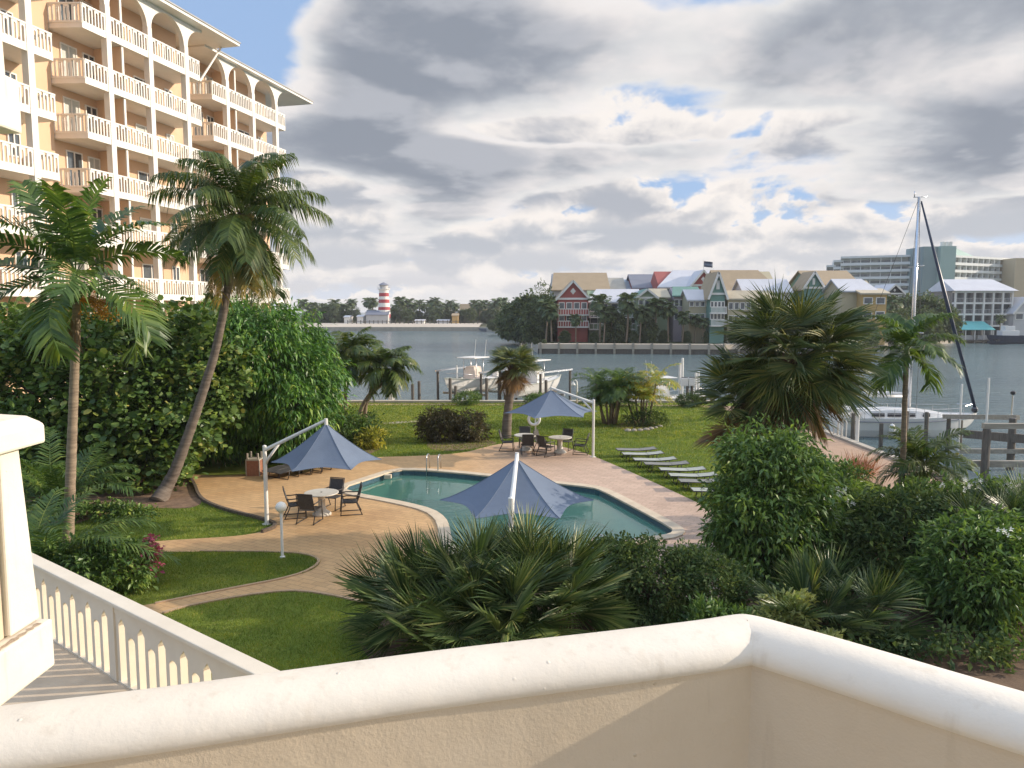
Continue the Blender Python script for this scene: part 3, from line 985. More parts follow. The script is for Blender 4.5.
for bi, (x0, y0, cols, zroof) in enumerate(((-12.68, -1.27, (1, 2), .0), (0.0, 0.0, (0, 1, 2), 0.0), (13.07, 1.74, (0, 1, 2), -.12))):
    xe = x0 + 6.4 + 1.25
    yb = y0 + 1.95
    m = MB()
    m.box(x0 - 2.2, xe + .4, yb, y0 + 10, 0, SOFF)
    if bi:
        m.box(x0 - 5.45 if bi == 1 else x0 - 5.8, x0 - 2.2, y0 + 1.7, y0 + 10.5, 0, SOFF + .1)
    hpart(m, 'wall', M['peach'])
    # columns with arched top panels between them
    for c in cols:
        m = MB()
        cx = x0 + c * 3.2
        m.box(cx - .17, cx + .17, y0 - .06, y0 + .30, 0, SOFF - 1.45)
        hpart(m, 'column', M['hotel_white'])
    m = MB()
    zb, zt, zspr = SOFF - 1.45, SOFF, SOFF - 1.45
    sides = []
    for c in cols:
        cx = x0 + c * 3.2
        poly = []
        rr = 1.43
        rl = 1.43
        right = [(cx + .17 + rr * (1 - math.cos(t)), zspr + 1.33 * math.sin(t)) for t in np.linspace(0, math.pi / 2, 9)]
        left = [(cx - .17 - rl * (1 - math.cos(t)), zspr + 1.33 * math.sin(t)) for t in np.linspace(0, math.pi / 2, 9)]
        poly = right + [(cx + 1.6, zt), (cx - 1.6, zt)] + left[::-1]
        sub = MB()
        sub.prism(poly, -.15, .15)
        V, Fs = sub.raw()
        m.merge(V, Fs, Matrix(((1, 0, 0, 0), (0, 0, -1, y0 + .12), (0, 1, 0, 0), (0, 0, 0, 1))))
    hpart(m, 'arches', M['hotel_white'])
    # roof with its overhang
    m = MB()
    xa, xb = x0 - 3.0, x0 + (11.0 if bi == 1 else 11.5 if bi == 2 else 8.2)
    yo = y0 - (.78 if bi < 2 else .45)
    m.box(xa, xb, yo, y0 + 10, SOFF + .004 + zroof, SOFF + .17 + zroof)
    ro = hpart(m, 'roof', M['hotel_white'])
    m = MB()
    m.box(xa - .05, xb + .06, yo - .06, y0 + 10, SOFF + .175 + zroof, SOFF + .26 + zroof)
    hpart(m, 'roof_edge', M['roof_grey'], ro)
    for fi, zf in enumerate(FL):
        front0 = (x0 - 1.75, y0) if bi else (x0 + 4.6, y0)
        end = (xe, y0)
        m = MB()
        if bi:
            m.prism([(x0 - 2.2, y0 + 1.94), (x0 - 1.77, y0 - .03), (xe + .02, y0 - .03), (xe + .02, y0 + 1.94)], zf - .26, zf)
        else:
            m.prism([(x0 - 2.2, y0 + 1.94), (x0 - 2.2, y0 - .03), (xe + .02, y0 - .03), (xe + .02, y0 + 1.94)], zf - .26, zf)
        sl = hpart(m, 'balcony', M['hotel_white'])
        m = MB()
        segs = []
        if bi:
            segs = [((x0 - 2.16, y0 + 1.75), (x0 - 1.75, y0)), ((x0 - 1.75, y0), (x0 - .18, y0))]
        for c in cols:
            cx = x0 + c * 3.2
            segs.append(((cx + .18, y0), (cx + 3.02, y0) if c < 2 else (xe, y0)))
        segs.append(((xe, y0), (xe, y0 + 1.9)))
        if bi == 0:
            segs.append(((x0 + .18, y0), (x0 + 3.02, y0)))
        for a, b in segs:
            pierced(m, a, b, zf, 1.0, .06, .075, .13, base=.10, top=.08, rail_w=.11, kinds=('round', 'open'), zs=.17)
        hpart(m, 'railing', M['hotel_white'], sl)
        # windows and doors on the back wall
        g = np.random.default_rng(fi * 7 + bi)
        for wx, ww, zb2, zh in ((x0 - 1.3, 1.1, .1, 2.05), (x0 + .2, .85, .1, 2.0), (x0 + 1.95, .95, .75, 1.25), (x0 + 4.0, 1.6, .85, 1.15), (x0 + 6.7, .7, .85, 1.15)):
            if bi == 0 and wx < x0 + 3:
                continue
            m = MB()
            yy = yb - .045
            f = .07
            for q in ((wx, wx + f, zb2, zb2 + zh), (wx + ww - f, wx + ww, zb2, zb2 + zh), (wx + f, wx + ww - f, zb2, zb2 + f), (wx + f, wx + ww - f, zb2 + zh - f, zb2 + zh), (wx + ww / 2 - f / 2, wx + ww / 2 + f / 2, zb2 + f, zb2 + zh - f)):
                m.box(q[0], q[1], yy - .03, yy + .05, zf + q[2], zf + q[3])
            w = hpart(m, 'window', M['hotel_white'])
            m = MB()
            m.box(wx + f, wx + ww - f, yy + .01, yy + .03, zf + zb2 + f, zf + zb2 + zh - f)
            hpart(m, 'pane', M['blind'] if g.random() < .35 else M['glass'], w)
        if bi:
            m = MB()
            m.box(x0 + 1.05, x0 + 1.17, y0 + .14, yb, zf + .002, zf + 2.53)
            dv = hpart(m, 'partition', M['peach'])
            m = MB()
            m.box(x0 + 1.04, x0 + 1.18, y0 + .07, y0 + .135, zf + .002, zf + 2.53)
            hpart(m, 'edge', M['hotel_white'], dv)
m_ = MB()
m_.tube([(7.6, -.05, 21.2), (10.9, .6, SOFF)], .07, 6)
hpart(m_, 'brace', M['hotel_white'])

# ================================================================== FAR SHORE BUILDINGS
PAL = dict(red=pm('dull_red_wall', (.40, .115, .095), (.36, .10, .085), .4, .8), tan=pm('tan_roof', (.40, .30, .185), (.36, .27, .165), .6, .8),
           white_roof=pm('white_roof', (.62, .62, .64), (.56, .56, .58), .4, .6), cream=pm('cream_wall', (.50, .43, .28), (.45, .39, .25), .3, .8),
           bluegrey=pm('bluegrey_roof', (.22, .23, .27), (.19, .20, .24), .4, .7), green=pm('green_wall', (.17, .30, .25), (.15, .27, .22), .4, .8),
           palegreen=pm('pale_green_wall', (.28, .36, .24), (.25, .32, .21), .4, .8), lilac=pm('lilac_wall', (.48, .40, .44), (.44, .37, .40), .4, .8),
           greenroof=pm('green_roof', (.16, .30, .25), (.14, .26, .21), .4, .7), yellow=pm('yellow_wall', (.55, .36, .14), (.50, .33, .13), .4, .8),
           palewall=pm('pale_wall', (.55, .54, .52), (.50, .49, .47), .4, .8), dark=pm('dark_recess', (.03, .032, .036), (.02, .02, .024), 1, .6),
           teal=pm('teal_wall', (.34, .47, .42), (.31, .43, .39), .1, .8), tealdark=pm('dark_teal_wall', (.22, .31, .31), (.20, .28, .29), .1, .8),
           aqua=pm('aqua_roof', (.16, .52, .50), (.14, .46, .45), .3, .6), hotel=pm('resort_wall', (.56, .61, .58), (.52, .57, .55), .05, .8),
           hotelw=pm('resort_balcony', (.74, .76, .73), (.70, .72, .70), .05, .8), sandwall=pm('sand_wall', (.52, .42, .27), (.48, .39, .25), .1, .8))
PAL['white'] = M['hotel_white']
PAL['resort_glass'] = pm('resort_glass', (.16, .18, .19), (.34, .35, .33), .22, .35, lo=.45, hi=.55)


def house(name, label, px0, px1, yr, ye, Y, wall, roof, gable, d=10.0, rows=(), z0=.37, nwin=3, over=.5, group=None, cat='house', trim=True, deco=None, sub=None, rail=False, ridge=None):
    """a house facing the water. gable 'front': its gable end looks at us; 'side': the roof slope does. yr, ye: picture rows of ridge and eave."""
    xa, xb = P(px0, ye, Y)[0], P(px1, ye, Y)[0]
    w = xb - xa
    r = T(name, label, cat, ((xa + xb) / 2, Y, z0), 0, group)
    ze, zr = P(0, ye, Y)[2] - z0, P(0, yr, Y + (d / 2 if gable == 'side' else 0))[2] - z0
    h = w / 2
    m = MB()
    if gable == 'front':
        poly = [(-h, 0), (h, 0), (h, ze), (0, zr), (-h, ze)]
        s = MB()
        s.prism(poly, -d, 0)
        V, Fs = s.raw()
        m.merge(V, Fs, Matrix(((1, 0, 0, 0), (0, 0, -1, 0), (0, 1, 0, 0), (0, 0, 0, 1))))
    else:
        poly = [(0, 0), (d, 0), (d, ze), (d / 2, zr), (0, ze)]
        s = MB()
        s.prism(poly, -h, h)
        V, Fs = s.raw()
        m.merge(V, Fs, Matrix(((0, 0, 1, 0), (1, 0, 0, 0), (0, 1, 0, 0), (0, 0, 0, 1))))
    m.build('wall', wall, r)
    m = MB()
    t = .28
    if gable == 'front':
        sl = (zr - ze) / h
        for sg in (-1, 1):
            V = [(0, -over, zr + .03), (sg * (h + over), -over, ze - sl * over + .03), (sg * (h + over), d, ze - sl * over + .03), (0, d, zr + .03)]
            V += [(x, y, z + t) for x, y, z in V]
            m.add(V, [(3, 2, 1, 0), (4, 5, 6, 7), (0, 1, 5, 4), (1, 2, 6, 5), (2, 3, 7, 6), (3, 0, 4, 7)])
    else:
        sl = (zr - ze) / (d / 2)
        il, ir = ridge if ridge else (0, 0)
        for ya, yb2 in ((-over, d / 2), (d + over, d / 2)):
            V = [(-h - over, ya, ze - sl * over + .03), (h + over, ya, ze - sl * over + .03), (h + over - ir, yb2, zr + .03), (-h - over + il, yb2, zr + .03)]
            V += [(x, y, z + t) for x, y, z in V]
            m.add(V, [(3, 2, 1, 0), (4, 5, 6, 7), (0, 1, 5, 4), (1, 2, 6, 5), (2, 3, 7, 6), (3, 0, 4, 7)])
    m.build('roof', roof, r)
    if gable == 'front' and trim:
        m = MB()
        for sg in (-1, 1):
            m.bar((0, -over - .06, zr + .1), (sg * (h + over), -over - .06, ze - sl * over + .1), .1, .4)
        m.box(-h - .1, h + .1, -.22, -.02, ze - .35, ze + .05)
        m.build('trim', PAL['white'], r)
    if deco:
        m = MB()
        zc = (ze + zr) / 2 - .3
        q = (zr - ze) * .17
        if deco == 'diamond':
            m.add([(-q, -.06, zc), (0, -.06, zc - q * 1.2), (q, -.06, zc), (0, -.06, zc + q * 1.2), (0, -.16, zc)], [(0, 1, 4), (1, 2, 4), (2, 3, 4), (3, 0, 4)])
        else:
            m.box(-q * .5, q * .5, -.1, -.01, zc - q * 1.4, zc + q * 1.2)
        m.build('gable_vent', PAL['white'], r)
    for (ya, yb2) in rows:
        za, zb = P(0, yb2, Y)[2] - z0, P(0, ya, Y)[2] - z0
        for i in range(nwin):
            wx = -h + w * (i + .5) / nwin
            ww = w / nwin * .62
            m = MB()
            f = .14
            m.box(wx - ww / 2 - f, wx - ww / 2, -.12, -.004, za, zb)
            m.box(wx + ww / 2, wx + ww / 2 + f, -.12, -.004, za, zb)
            m.box(wx - ww / 2 - f, wx + ww / 2 + f, -.12, -.004, zb, zb + f)
            m.box(wx - ww / 2 - f, wx + ww / 2 + f, -.16, -.004, za - f, za)
            wo = m.build('window', PAL['white'], r)
            m = MB()
            m.box(wx - ww / 2, wx + ww / 2, -.06, -.003, za, zb)
            m.build('pane', M['glass'], wo)
        if rail:
            m = MB()
            zq = za - .1
            m.box(-h - .1, h + .1, -1.3, -1.2, zq - .1, zq + .05)
            m.box(-h - .1, h + .1, -1.3, 0, zq - 1.35, zq - 1.1)
            for x in np.linspace(-h, h, 13):
                m.box(x - .06, x + .06, -1.28, -1.22, zq - 1.1, zq - .1)
            m.build('balcony', PAL['white'], r)
    return r


house('gabled_house', 'dull red gabled house with a white diamond vent and two window rows', 558, 588, 281.5, 298, 153, PAL['red'], PAL['tan'], 'front', 9, rows=((303, 308.5), (316, 320.5)), nwin=4, deco='diamond', rail=True)
house('large_house', 'broad house with a wide tan roof behind the dull red gable', 553, 608, 274, 290, 172, PAL['palewall'], PAL['tan'], 'side', 14, ridge=(1.0, 0))
house('terraced_house', 'green and cream house with pale metal roof right of the dull red gable', 589, 640, 290.5, 302, 156, PAL['palegreen'], PAL['white_roof'], 'side', 9, rows=((304, 311), (316, 323)), nwin=5, rail=True, ridge=(2.5, 0))
house('large_house', 'cream block with a flat pitched roof behind palms', 607, 624, 279, 291, 180, PAL['cream'], pm('cream_roof', (.46, .43, .36), None, .4, .8), 'side', 10)
house('large_house', 'pale blue roofed block beside the cream block', 623, 638, 280.5, 291, 182, PAL['palewall'], pm('ice_blue_roof', (.46, .52, .54), None, .4, .7), 'side', 10)
house('large_house', 'blue grey roofed house with a red wall below', 634, 670, 275.5, 288, 178, PAL['red'], PAL['bluegrey'], 'side', 13)
house('large_house', 'long red house under a pale roof behind the flag', 659, 716, 271.5, 287, 170, PAL['red'], PAL['white_roof'], 'side', 13, rows=((289, 293), (296, 300)), nwin=9, ridge=(5, 0))
house('gabled_house', 'small red gable front with a round vent below the flag', 692, 714, 271, 284.5, 166, PAL['red'], PAL['white_roof'], 'front', 8, deco='diamond')
house('gabled_house', 'low pale green house with small dark green gable among palms', 638, 656, 290, 297, 152, PAL['palegreen'], PAL['greenroof'], 'front', 8, rows=((300, 306), (313, 319)), nwin=3, rail=True)
house('terraced_house', 'pale green house with short cream roof between palms', 654, 668, 290, 297.5, 156, PAL['palegreen'], pm('cream_roof_b', (.52, .46, .34), None, .4, .8), 'side', 8, rows=((302, 308),), nwin=2)
house('terraced_house', 'lilac house with a green roof and tall windows', 674, 700, 288, 296, 155, PAL['lilac'], PAL['greenroof'], 'side', 8, rows=((300, 306), (313, 319)), nwin=5, ridge=(1, 0))
house('terraced_house', 'cream house with pale lean-to roof left of the green tower', 689, 711, 291, 300, 149, PAL['cream'], PAL['white_roof'], 'side', 7, rows=((302, 306), (314, 319)), nwin=4)
house('tower_house', 'narrow green house with steep pointed gable and white vent', 710.5, 725, 273, 293, 146, PAL['green'], PAL['tan'], 'front', 9, rows=((302, 306.5), (313, 319)), nwin=4, deco='slot', rail=True)
house('large_house', 'broad tan roofed house right of the pointed green gable', 720, 779, 271.5, 291, 160, PAL['cream'], PAL['tan'], 'side', 13, ridge=(0, 3))
house('terraced_house', 'house with bright white pitched roof in front of the tan roof', 744, 790, 280.5, 291.5, 150, PAL['palewall'], PAL['white_roof'], 'side', 7)
house('terraced_house', 'low cream veranda house behind the big fan palm', 728, 775, 292, 299, 146, PAL['cream'], pm('cream_roof_c', (.48, .42, .3), None, .4, .8), 'side', 6, rows=((303, 309), (316, 322)), nwin=8)
house('large_house', 'tan roofed house with a green gable end right of the big fan palm', 812, 858, 272, 285, 152, PAL['green'], PAL['tan'], 'side', 13)
house('gabled_house', 'green gable end with a white vent beside the tan roof', 804, 823, 272.5, 287, 150, PAL['green'], PAL['tan'], 'front', 6, deco='slot')
house('terraced_house', 'house with white pitched roof beside the yellow wall', 842, 876, 280.5, 291, 142, PAL['cream'], PAL['white_roof'], 'side', 8, ridge=(0, 1.5))
house('terraced_house', 'warm yellow house wall with two dark arched windows', 862, 887, 290, 294, 140, PAL['yellow'], pm('cream_roof_d', (.55, .47, .34), None, .4, .8), 'side', 6, rows=((298, 303.5), (312, 318)), nwin=2)
house('gabled_house', 'small house with dark blue gable beyond the slender palm', 886, 903, 285, 293, 190, PAL['dark'], PAL['white_roof'], 'front', 10, rows=((296, 300),), nwin=3, deco='diamond')

# flag over the red gable
p_ = P(703.5, 271, 167)
r_ = T('flag', 'dark blue and white flag on a pole above the red gable roof', 'flag', p_)
m_ = MB()
m_.tube([(0, 0, -.5), (0, 0, 2.3)], .07, 8)
m_.build('pole', M['white'], r_)
m_ = MB()
xs = np.linspace(.07, 2.0, 12)
V_ = [(x, .16 * math.sin(x * 3.2), z - .12 * x) for z in (.95, 1.3, 1.75, 2.2) for x in xs]
for j, mi in ((0, 0), (1, 1), (2, 0)):
    m_.add(V_, [(j * 12 + i, j * 12 + i + 1, j * 12 + 13 + i, j * 12 + 12 + i) for i in range(11)], mi)
m_.build('cloth', [M['navy'], M['canopy']], r_, smooth=True)

# white three storey waterfront building
xa, xb, Y_ = P(955, 300, 190)[0], P(1013, 300, 190)[0], 190
r_ = T('waterfront_building', 'white three storey waterfront building with open glazed bays and pale metal roof', 'building', ((xa + xb) / 2, Y_, .37))
w_ = xb - xa
zf = [P(0, y, Y_)[2] - .37 for y in (325, 313.5, 302.3, 291)]
m_ = MB()
m_.box(-w_ / 2, w_ / 2, 1.2, 12, 0, zf[3])
m_.build('wall', M['glass'], r_)
for i in range(4):
    m_ = MB()
    m_.box(-w_ / 2 - .1, w_ / 2 + .1, -.1, 1.195, max(zf[i] - .45, 0), zf[i])
    m_.build('floor_band', PAL['white'], r_)
for i in range(7):
    m_ = MB()
    x = -w_ / 2 + .15 + (w_ - .3) * i / 6
    m_.box(x - .2, x + .2, -.12, .3, 0, zf[3] - .46)
    m_.build('column', PAL['white'], r_)
for i in range(3):
    m_ = MB()
    for x in np.linspace(-w_ / 2 + .4, w_ / 2 - .4, 40):
        m_.box(x - .03, x + .03, .02, .08, zf[i], zf[i] + 1.0)
    m_.box(-w_ / 2 + .36, w_ / 2 - .36, .31, .37, zf[i] + 1.0, zf[i] + 1.08)
    m_.build('railing', PAL['palewall'], r_)
m_ = MB()
h_ = w_ / 2 + .8
V_ = [(-h_, -.9, zf[3] + .05), (h_, -.9, zf[3] + .05), (h_ - 2.6, 6, zf[3] + 3.2), (-h_ + .6, 6, zf[3] + 3.2), (h_, 12.5, zf[3] + .05), (-h_, 12.5, zf[3] + .05)]
m_.add(V_, [(0, 1, 2, 3), (1, 4, 2), (4, 5, 3, 2), (5, 0, 3), (0, 5, 4, 1)])
m_.build('roof', PAL['white_roof'], r_)

# boathouse and its moored craft
p_ = P(973, 336, 186)
r_ = T('boathouse', 'low boathouse with aqua roof standing over the water', 'boathouse', (p_[0], 186, SEA))
za, zb = P(0, 330, 186)[2] - SEA, P(0, 322, 186)[2] - SEA
m_ = MB()
V_ = [(-4.9, -1, za), (4.9, -1, za), (4.9, 4, zb), (-4.9, 4, zb)]
V_ += [(x, y, z + .15) for x, y, z in V_]
m_.add(V_, [(3, 2, 1, 0), (4, 5, 6, 7), (0, 1, 5, 4), (1, 2, 6, 5), (2, 3, 7, 6), (3, 0, 4, 7)])
m_.build('roof', PAL['aqua'], r_)
for x in (-4.6, -2.3, 0, 2.3, 4.6):
    m_ = MB()
    m_.box(x - .1, x + .1, -.8, -.6, -.6, za)
    m_.build('post', PAL['white'], r_)
m_ = MB()
m_.box(-4.9, 4.9, -1.2, 4, .5, .8)
m_.build('deck', M['wood_pile'], r_)
m_ = MB()
for x in (-2.9, 1.2):
    m_.box(x, x + 3.0, 0, 2, .85, 1.9)
m_.build('counter', PAL['palewall'], r_)
house('terraced_house', 'small house with blue white roof cut by the right edge', 1014, 1036, 298, 312, 188, PAL['palewall'], PAL['white_roof'], 'front', 10, rows=((314, 319),), nwin=2)

# long resort hotel in the distance
Y_ = 330
r_ = T('resort_hotel', 'long pale resort hotel of stacked balconies with a teal tower in the distance', 'hotel', (P(930, 300, Y_)[0], Y_, .37))
o_ = r_.location[:]
fy = np.linspace(258.5, 318, 9)


def resort_slab(xpa, xpb, ytop, Ya, Yb, name):
    a, b = np.array(P(xpa, 300, Ya)[:2]), np.array(P(xpb, 300, Yb)[:2])
    L = np.linalg.norm(b - a)
    d = (b - a) / L
    q = np.array((-d[1], d[0]))
    Mx = Matrix(((d[0], q[0], 0, a[0]), (d[1], q[1], 0, a[1]), (0, 0, 1, .37), (0, 0, 0, 1)))
    zt = P(0, ytop, (Ya + Yb) / 2)[2] - .37
    m = MB()
    m.box(0, L, 1.6, 16, 0, zt, 0, Mx)
    m.box(0, L, -.05, 16.1, zt, zt + .9, 1, Mx)
    w = m.build(name, [PAL['hotel'], PAL['hotelw']], r_, origin=o_)
    nf = int(zt / 3.05)
    for i in range(1, nf):
        z = zt - i * 3.05
        m = MB()
        m.box(0, L, 0, 1.59, z - .15, z, 0, Mx)
        m.box(0, L, -.06, .04, z - .15, z + 1.0, 0, Mx)
        m.build('balcony', PAL['hotelw'], w, origin=None if False else None) if False else _local(m, 'balcony', PAL['hotelw'], w)
        m = MB()
        m.box(.3, L - .3, 1.52, 1.59, z + .05, z + 2.1, 0, Mx)
        _local(m, 'glazing', PAL['resort_glass'], w)
    m = MB()
    for x in np.arange(0, L, 4.0):
        m.box(x, x + .25, .05, 1.58, 0, zt, 0, Mx)
    _local(m, 'fins', PAL['hotelw'], w)
    return w


def _local(m, name, mat, par):
    m.v = [v - np.array(o_) for v in m.v]
    ob = bpy.data.objects.new(name, m.mesh(name, mat))
    COL.objects.link(ob)
    ob.parent = par
    return ob


resort_slab(839, 923, 257.5, 335, 322, 'left_wing')
resort_slab(832, 842, 262, 337, 335.5, 'stepped_end')
resort_slab(825, 834, 267, 339, 337.3, 'stepped_end')
resort_slab(953, 1013, 259, 318, 338, 'right_wing')
for nm, x0p, x1p, yt, Ya, dd, mt in (('tower', 938, 953.5, 246, 312, 14, 'teal'), ('tower_side', 921, 938, 246.5, 314, 14, 'tealdark'), ('end_block', 1013, 1040, 258, 325, 16, 'sandwall')):
    xa, xb = P(x0p, 300, Ya)[0], P(x1p, 300, Ya)[0]
    m_ = MB()
    m_.box(xa, xb, Ya, Ya + dd, .37, P(0, yt, Ya)[2])
    m_.build(nm, PAL[mt], r_, origin=o_)
m_ = MB()
xa, xb = P(953.5, 250, 326)[0], P(1000, 250, 326)[0]
z1, z2, z3 = P(0, 247, 326)[2], P(0, 255, 326)[2], P(0, 262, 326)[2]
m_.add([(xa, 326, z3), (xb, 342, z3), (xb, 342, z2), (xa, 326, z1), (xa, 340, z3), (xb, 350, z3), (xb, 350, z2), (xa, 340, z1)], [(0, 1, 2, 3), (7, 6, 5, 4), (3, 2, 6, 7), (1, 5, 6, 2), (0, 3, 7, 4)])
m_.build('upper_roof', PAL['teal'], r_, origin=o_)
m_ = MB()
for px in (943, 947, 951):
    x = P(px, 245, 316)[0]
    z = P(0, 246, 316)[2]
    m_.box(x - .6, x + .6, 316, 317, z, z + 1.8)
m_.build('roof_vents', PAL['white'], r_, origin=o_)

# lighthouse
Y_ = 345
p_ = P(384, 300, Y_)
r_ = T('lighthouse', 'red and white banded lighthouse rising above the far palms', 'lighthouse', (p_[0], Y_, 1.3))
zt = [P(0, y, Y_)[2] - 1.3 for y in (318, 314, 310, 307, 303, 299.5, 296.5, 293, 289.5)]
red_ = pm('lighthouse_red', (.40, .045, .055), (.36, .04, .05), .4, .7)
rad = [3.0, 2.85, 2.75, 2.65, 2.5, 2.4, 2.3, 2.25, 2.2]
for i in range(8):
    m_ = MB()
    m_.lathe([(rad[i], max(0, zt[i])), (rad[i + 1], zt[i + 1])], 20)
    m_.build('band', PAL['white'] if i % 2 else red_, r_, smooth=False)
m_ = MB()
m_.lathe([(2.9, zt[8]), (2.9, zt[8] + .35)], 20)
for t in np.linspace(0, 2 * math.pi, 12, endpoint=False):
    m_.box(2.75 * math.cos(t) - .07, 2.75 * math.cos(t) + .07, 2.75 * math.sin(t) - .07, 2.75 * math.sin(t) + .07, zt[8] + .35, zt[8] + 1.3)
m_.build('gallery', PAL['white'], r_)
m_ = MB()
m_.lathe([(1.9, zt[8] + .36), (1.9, zt[8] + 2.0)], 16)
m_.build('lantern_room', PAL['palewall'], r_)
m_ = MB()
m_.lathe([(2.6, zt[8] + 2.0), (1.3, zt[8] + 2.8), (.1, zt[8] + 3.3)], 16)
m_.build('roof', PAL['bluegrey'], r_)

# low buildings behind the beach
for px0, px1, yr, ye, wl, rf, lb in ((366, 388, 311, 315, 'palewall', 'bluegrey', 'low grey roofed pavilion at the foot of the lighthouse'),
                                     (344, 349, 316, 317.5, 'white', 'white_roof', 'narrow white beach hut, left of two'),
                                     (357, 363, 315.5, 317, 'white', 'white_roof', 'narrow white beach hut, right of two'),
                                     (415, 424, 320, 321, 'white', 'white_roof', 'low white shed behind the middle of the far beach'),
                                     (437, 449, 320, 321, 'palewall', 'white_roof', 'long low white shed behind the beach'),
                                     (452, 458, 314, 316, 'yellow', 'tan', 'small yellow beach building among trees'),
                                     (460, 511, 304.5, 314, 'sandwall', 'tan', 'wide building with sand coloured roof behind far palms')):
    house('beach_building', lb, px0, px1, yr, ye, 340 if yr > 306 else 380, PAL[wl], PAL[rf], 'side', 8, z0=1.3, over=.3)
# ================================================================== VEGETATION
def unit(a):
    return a / np.maximum(np.linalg.norm(a, axis=-1, keepdims=True), 1e-9)


def frond(L=3., n=40, e0=60, droop=100, ll=.6, lw=.045, fwd=.75, vee=.25, sag=.35, start=.16, r=.022, g=rng, ragged=.1, power=1.25):
    """feather leaf growing along +x from the origin"""
    N = 16
    s = np.linspace(0, 1, N)
    ang = np.radians(e0 - droop * s ** power)
    ds = L / (N - 1)
    x = np.concatenate([[0], np.cumsum(np.cos(ang[:-1]) * ds)])
    z = np.concatenate([[0], np.cumsum(np.sin(ang[:-1]) * ds)])
    y = np.cumsum(g.normal(0, .012 * L / 3, N)) * s
    C = np.stack([x, y, z], 1)
    Tn = unit(np.gradient(C, axis=0))
    Vs, Fs, off = [], [], 0
    # midrib
    rr = r * (1 - .85 * s)
    sid = unit(np.cross(Tn, (0, 0, 1)) + 1e-6)
    nor = np.cross(sid, Tn)
    V = np.concatenate([C + sid * rr[:, None], C - sid * rr[:, None], C + nor * rr[:, None] * .8], 0)
    F = []
    for a, b in ((0, 2), (2, 1), (1, 0)):
        i = np.arange(N - 1)
        F.append(np.stack([a * N + i, a * N + i + 1, b * N + i + 1, b * N + i], 1))
    Vs.append(V)
    Fs.append(np.concatenate(F))
    off += len(V)
    t = np.linspace(start, .99, n)
    for sg in (-1, 1):
        tt = np.clip(t + g.normal(0, .25 / n, n), 0, 1)
        idx = tt * (N - 1)
        i0 = np.clip(idx.astype(int), 0, N - 2)
        f = (idx - i0)[:, None]
        Pp = C[i0] * (1 - f) + C[i0 + 1] * f
        Tt = unit(Tn[i0] * (1 - f) + Tn[i0 + 1] * f)
        sd_ = unit(np.cross(Tt, (0, 0, 1)) + 1e-6)
        nr = np.cross(sd_, Tt)
        u = (tt - start) / (1 - start)
        prof = .45 + .75 * np.sin(np.pi * np.clip(u * .85 + .12, 0, 1)) * (1 - .15 * u)
        lens = ll * prof * (1 + g.normal(0, ragged, n))
        fw = fwd * (.55 + .9 * u) + g.normal(0, .08, n)
        D = unit(sd_ * sg + Tt * fw[:, None] + nr * (vee + g.normal(0, .08, n))[:, None])
        W = unit(np.cross(D, nr)) * (lw / 2)
        down = np.array((0, 0, -1.0))
        sg_ = (sag + g.normal(0, .06, n))[:, None]
        Mi = Pp + D * lens[:, None] * .55 + down * (lens[:, None] * sg_ * .22)
        Ti = Pp + D * lens[:, None] * .95 + down * (lens[:, None] * sg_)
        V = np.stack([Pp - W * .5, Pp + W * .5, Mi + W, Mi - W, Ti], 1).reshape(-1, 3)
        b = np.arange(n)[:, None] * 5 + off
        Vs.append(V)
        Fs.append(b + np.array([[0, 1, 2, 3]]))
        Fs.append(b + np.array([[3, 2, 4]]))
        off += len(V)
    return np.concatenate(Vs), Fs


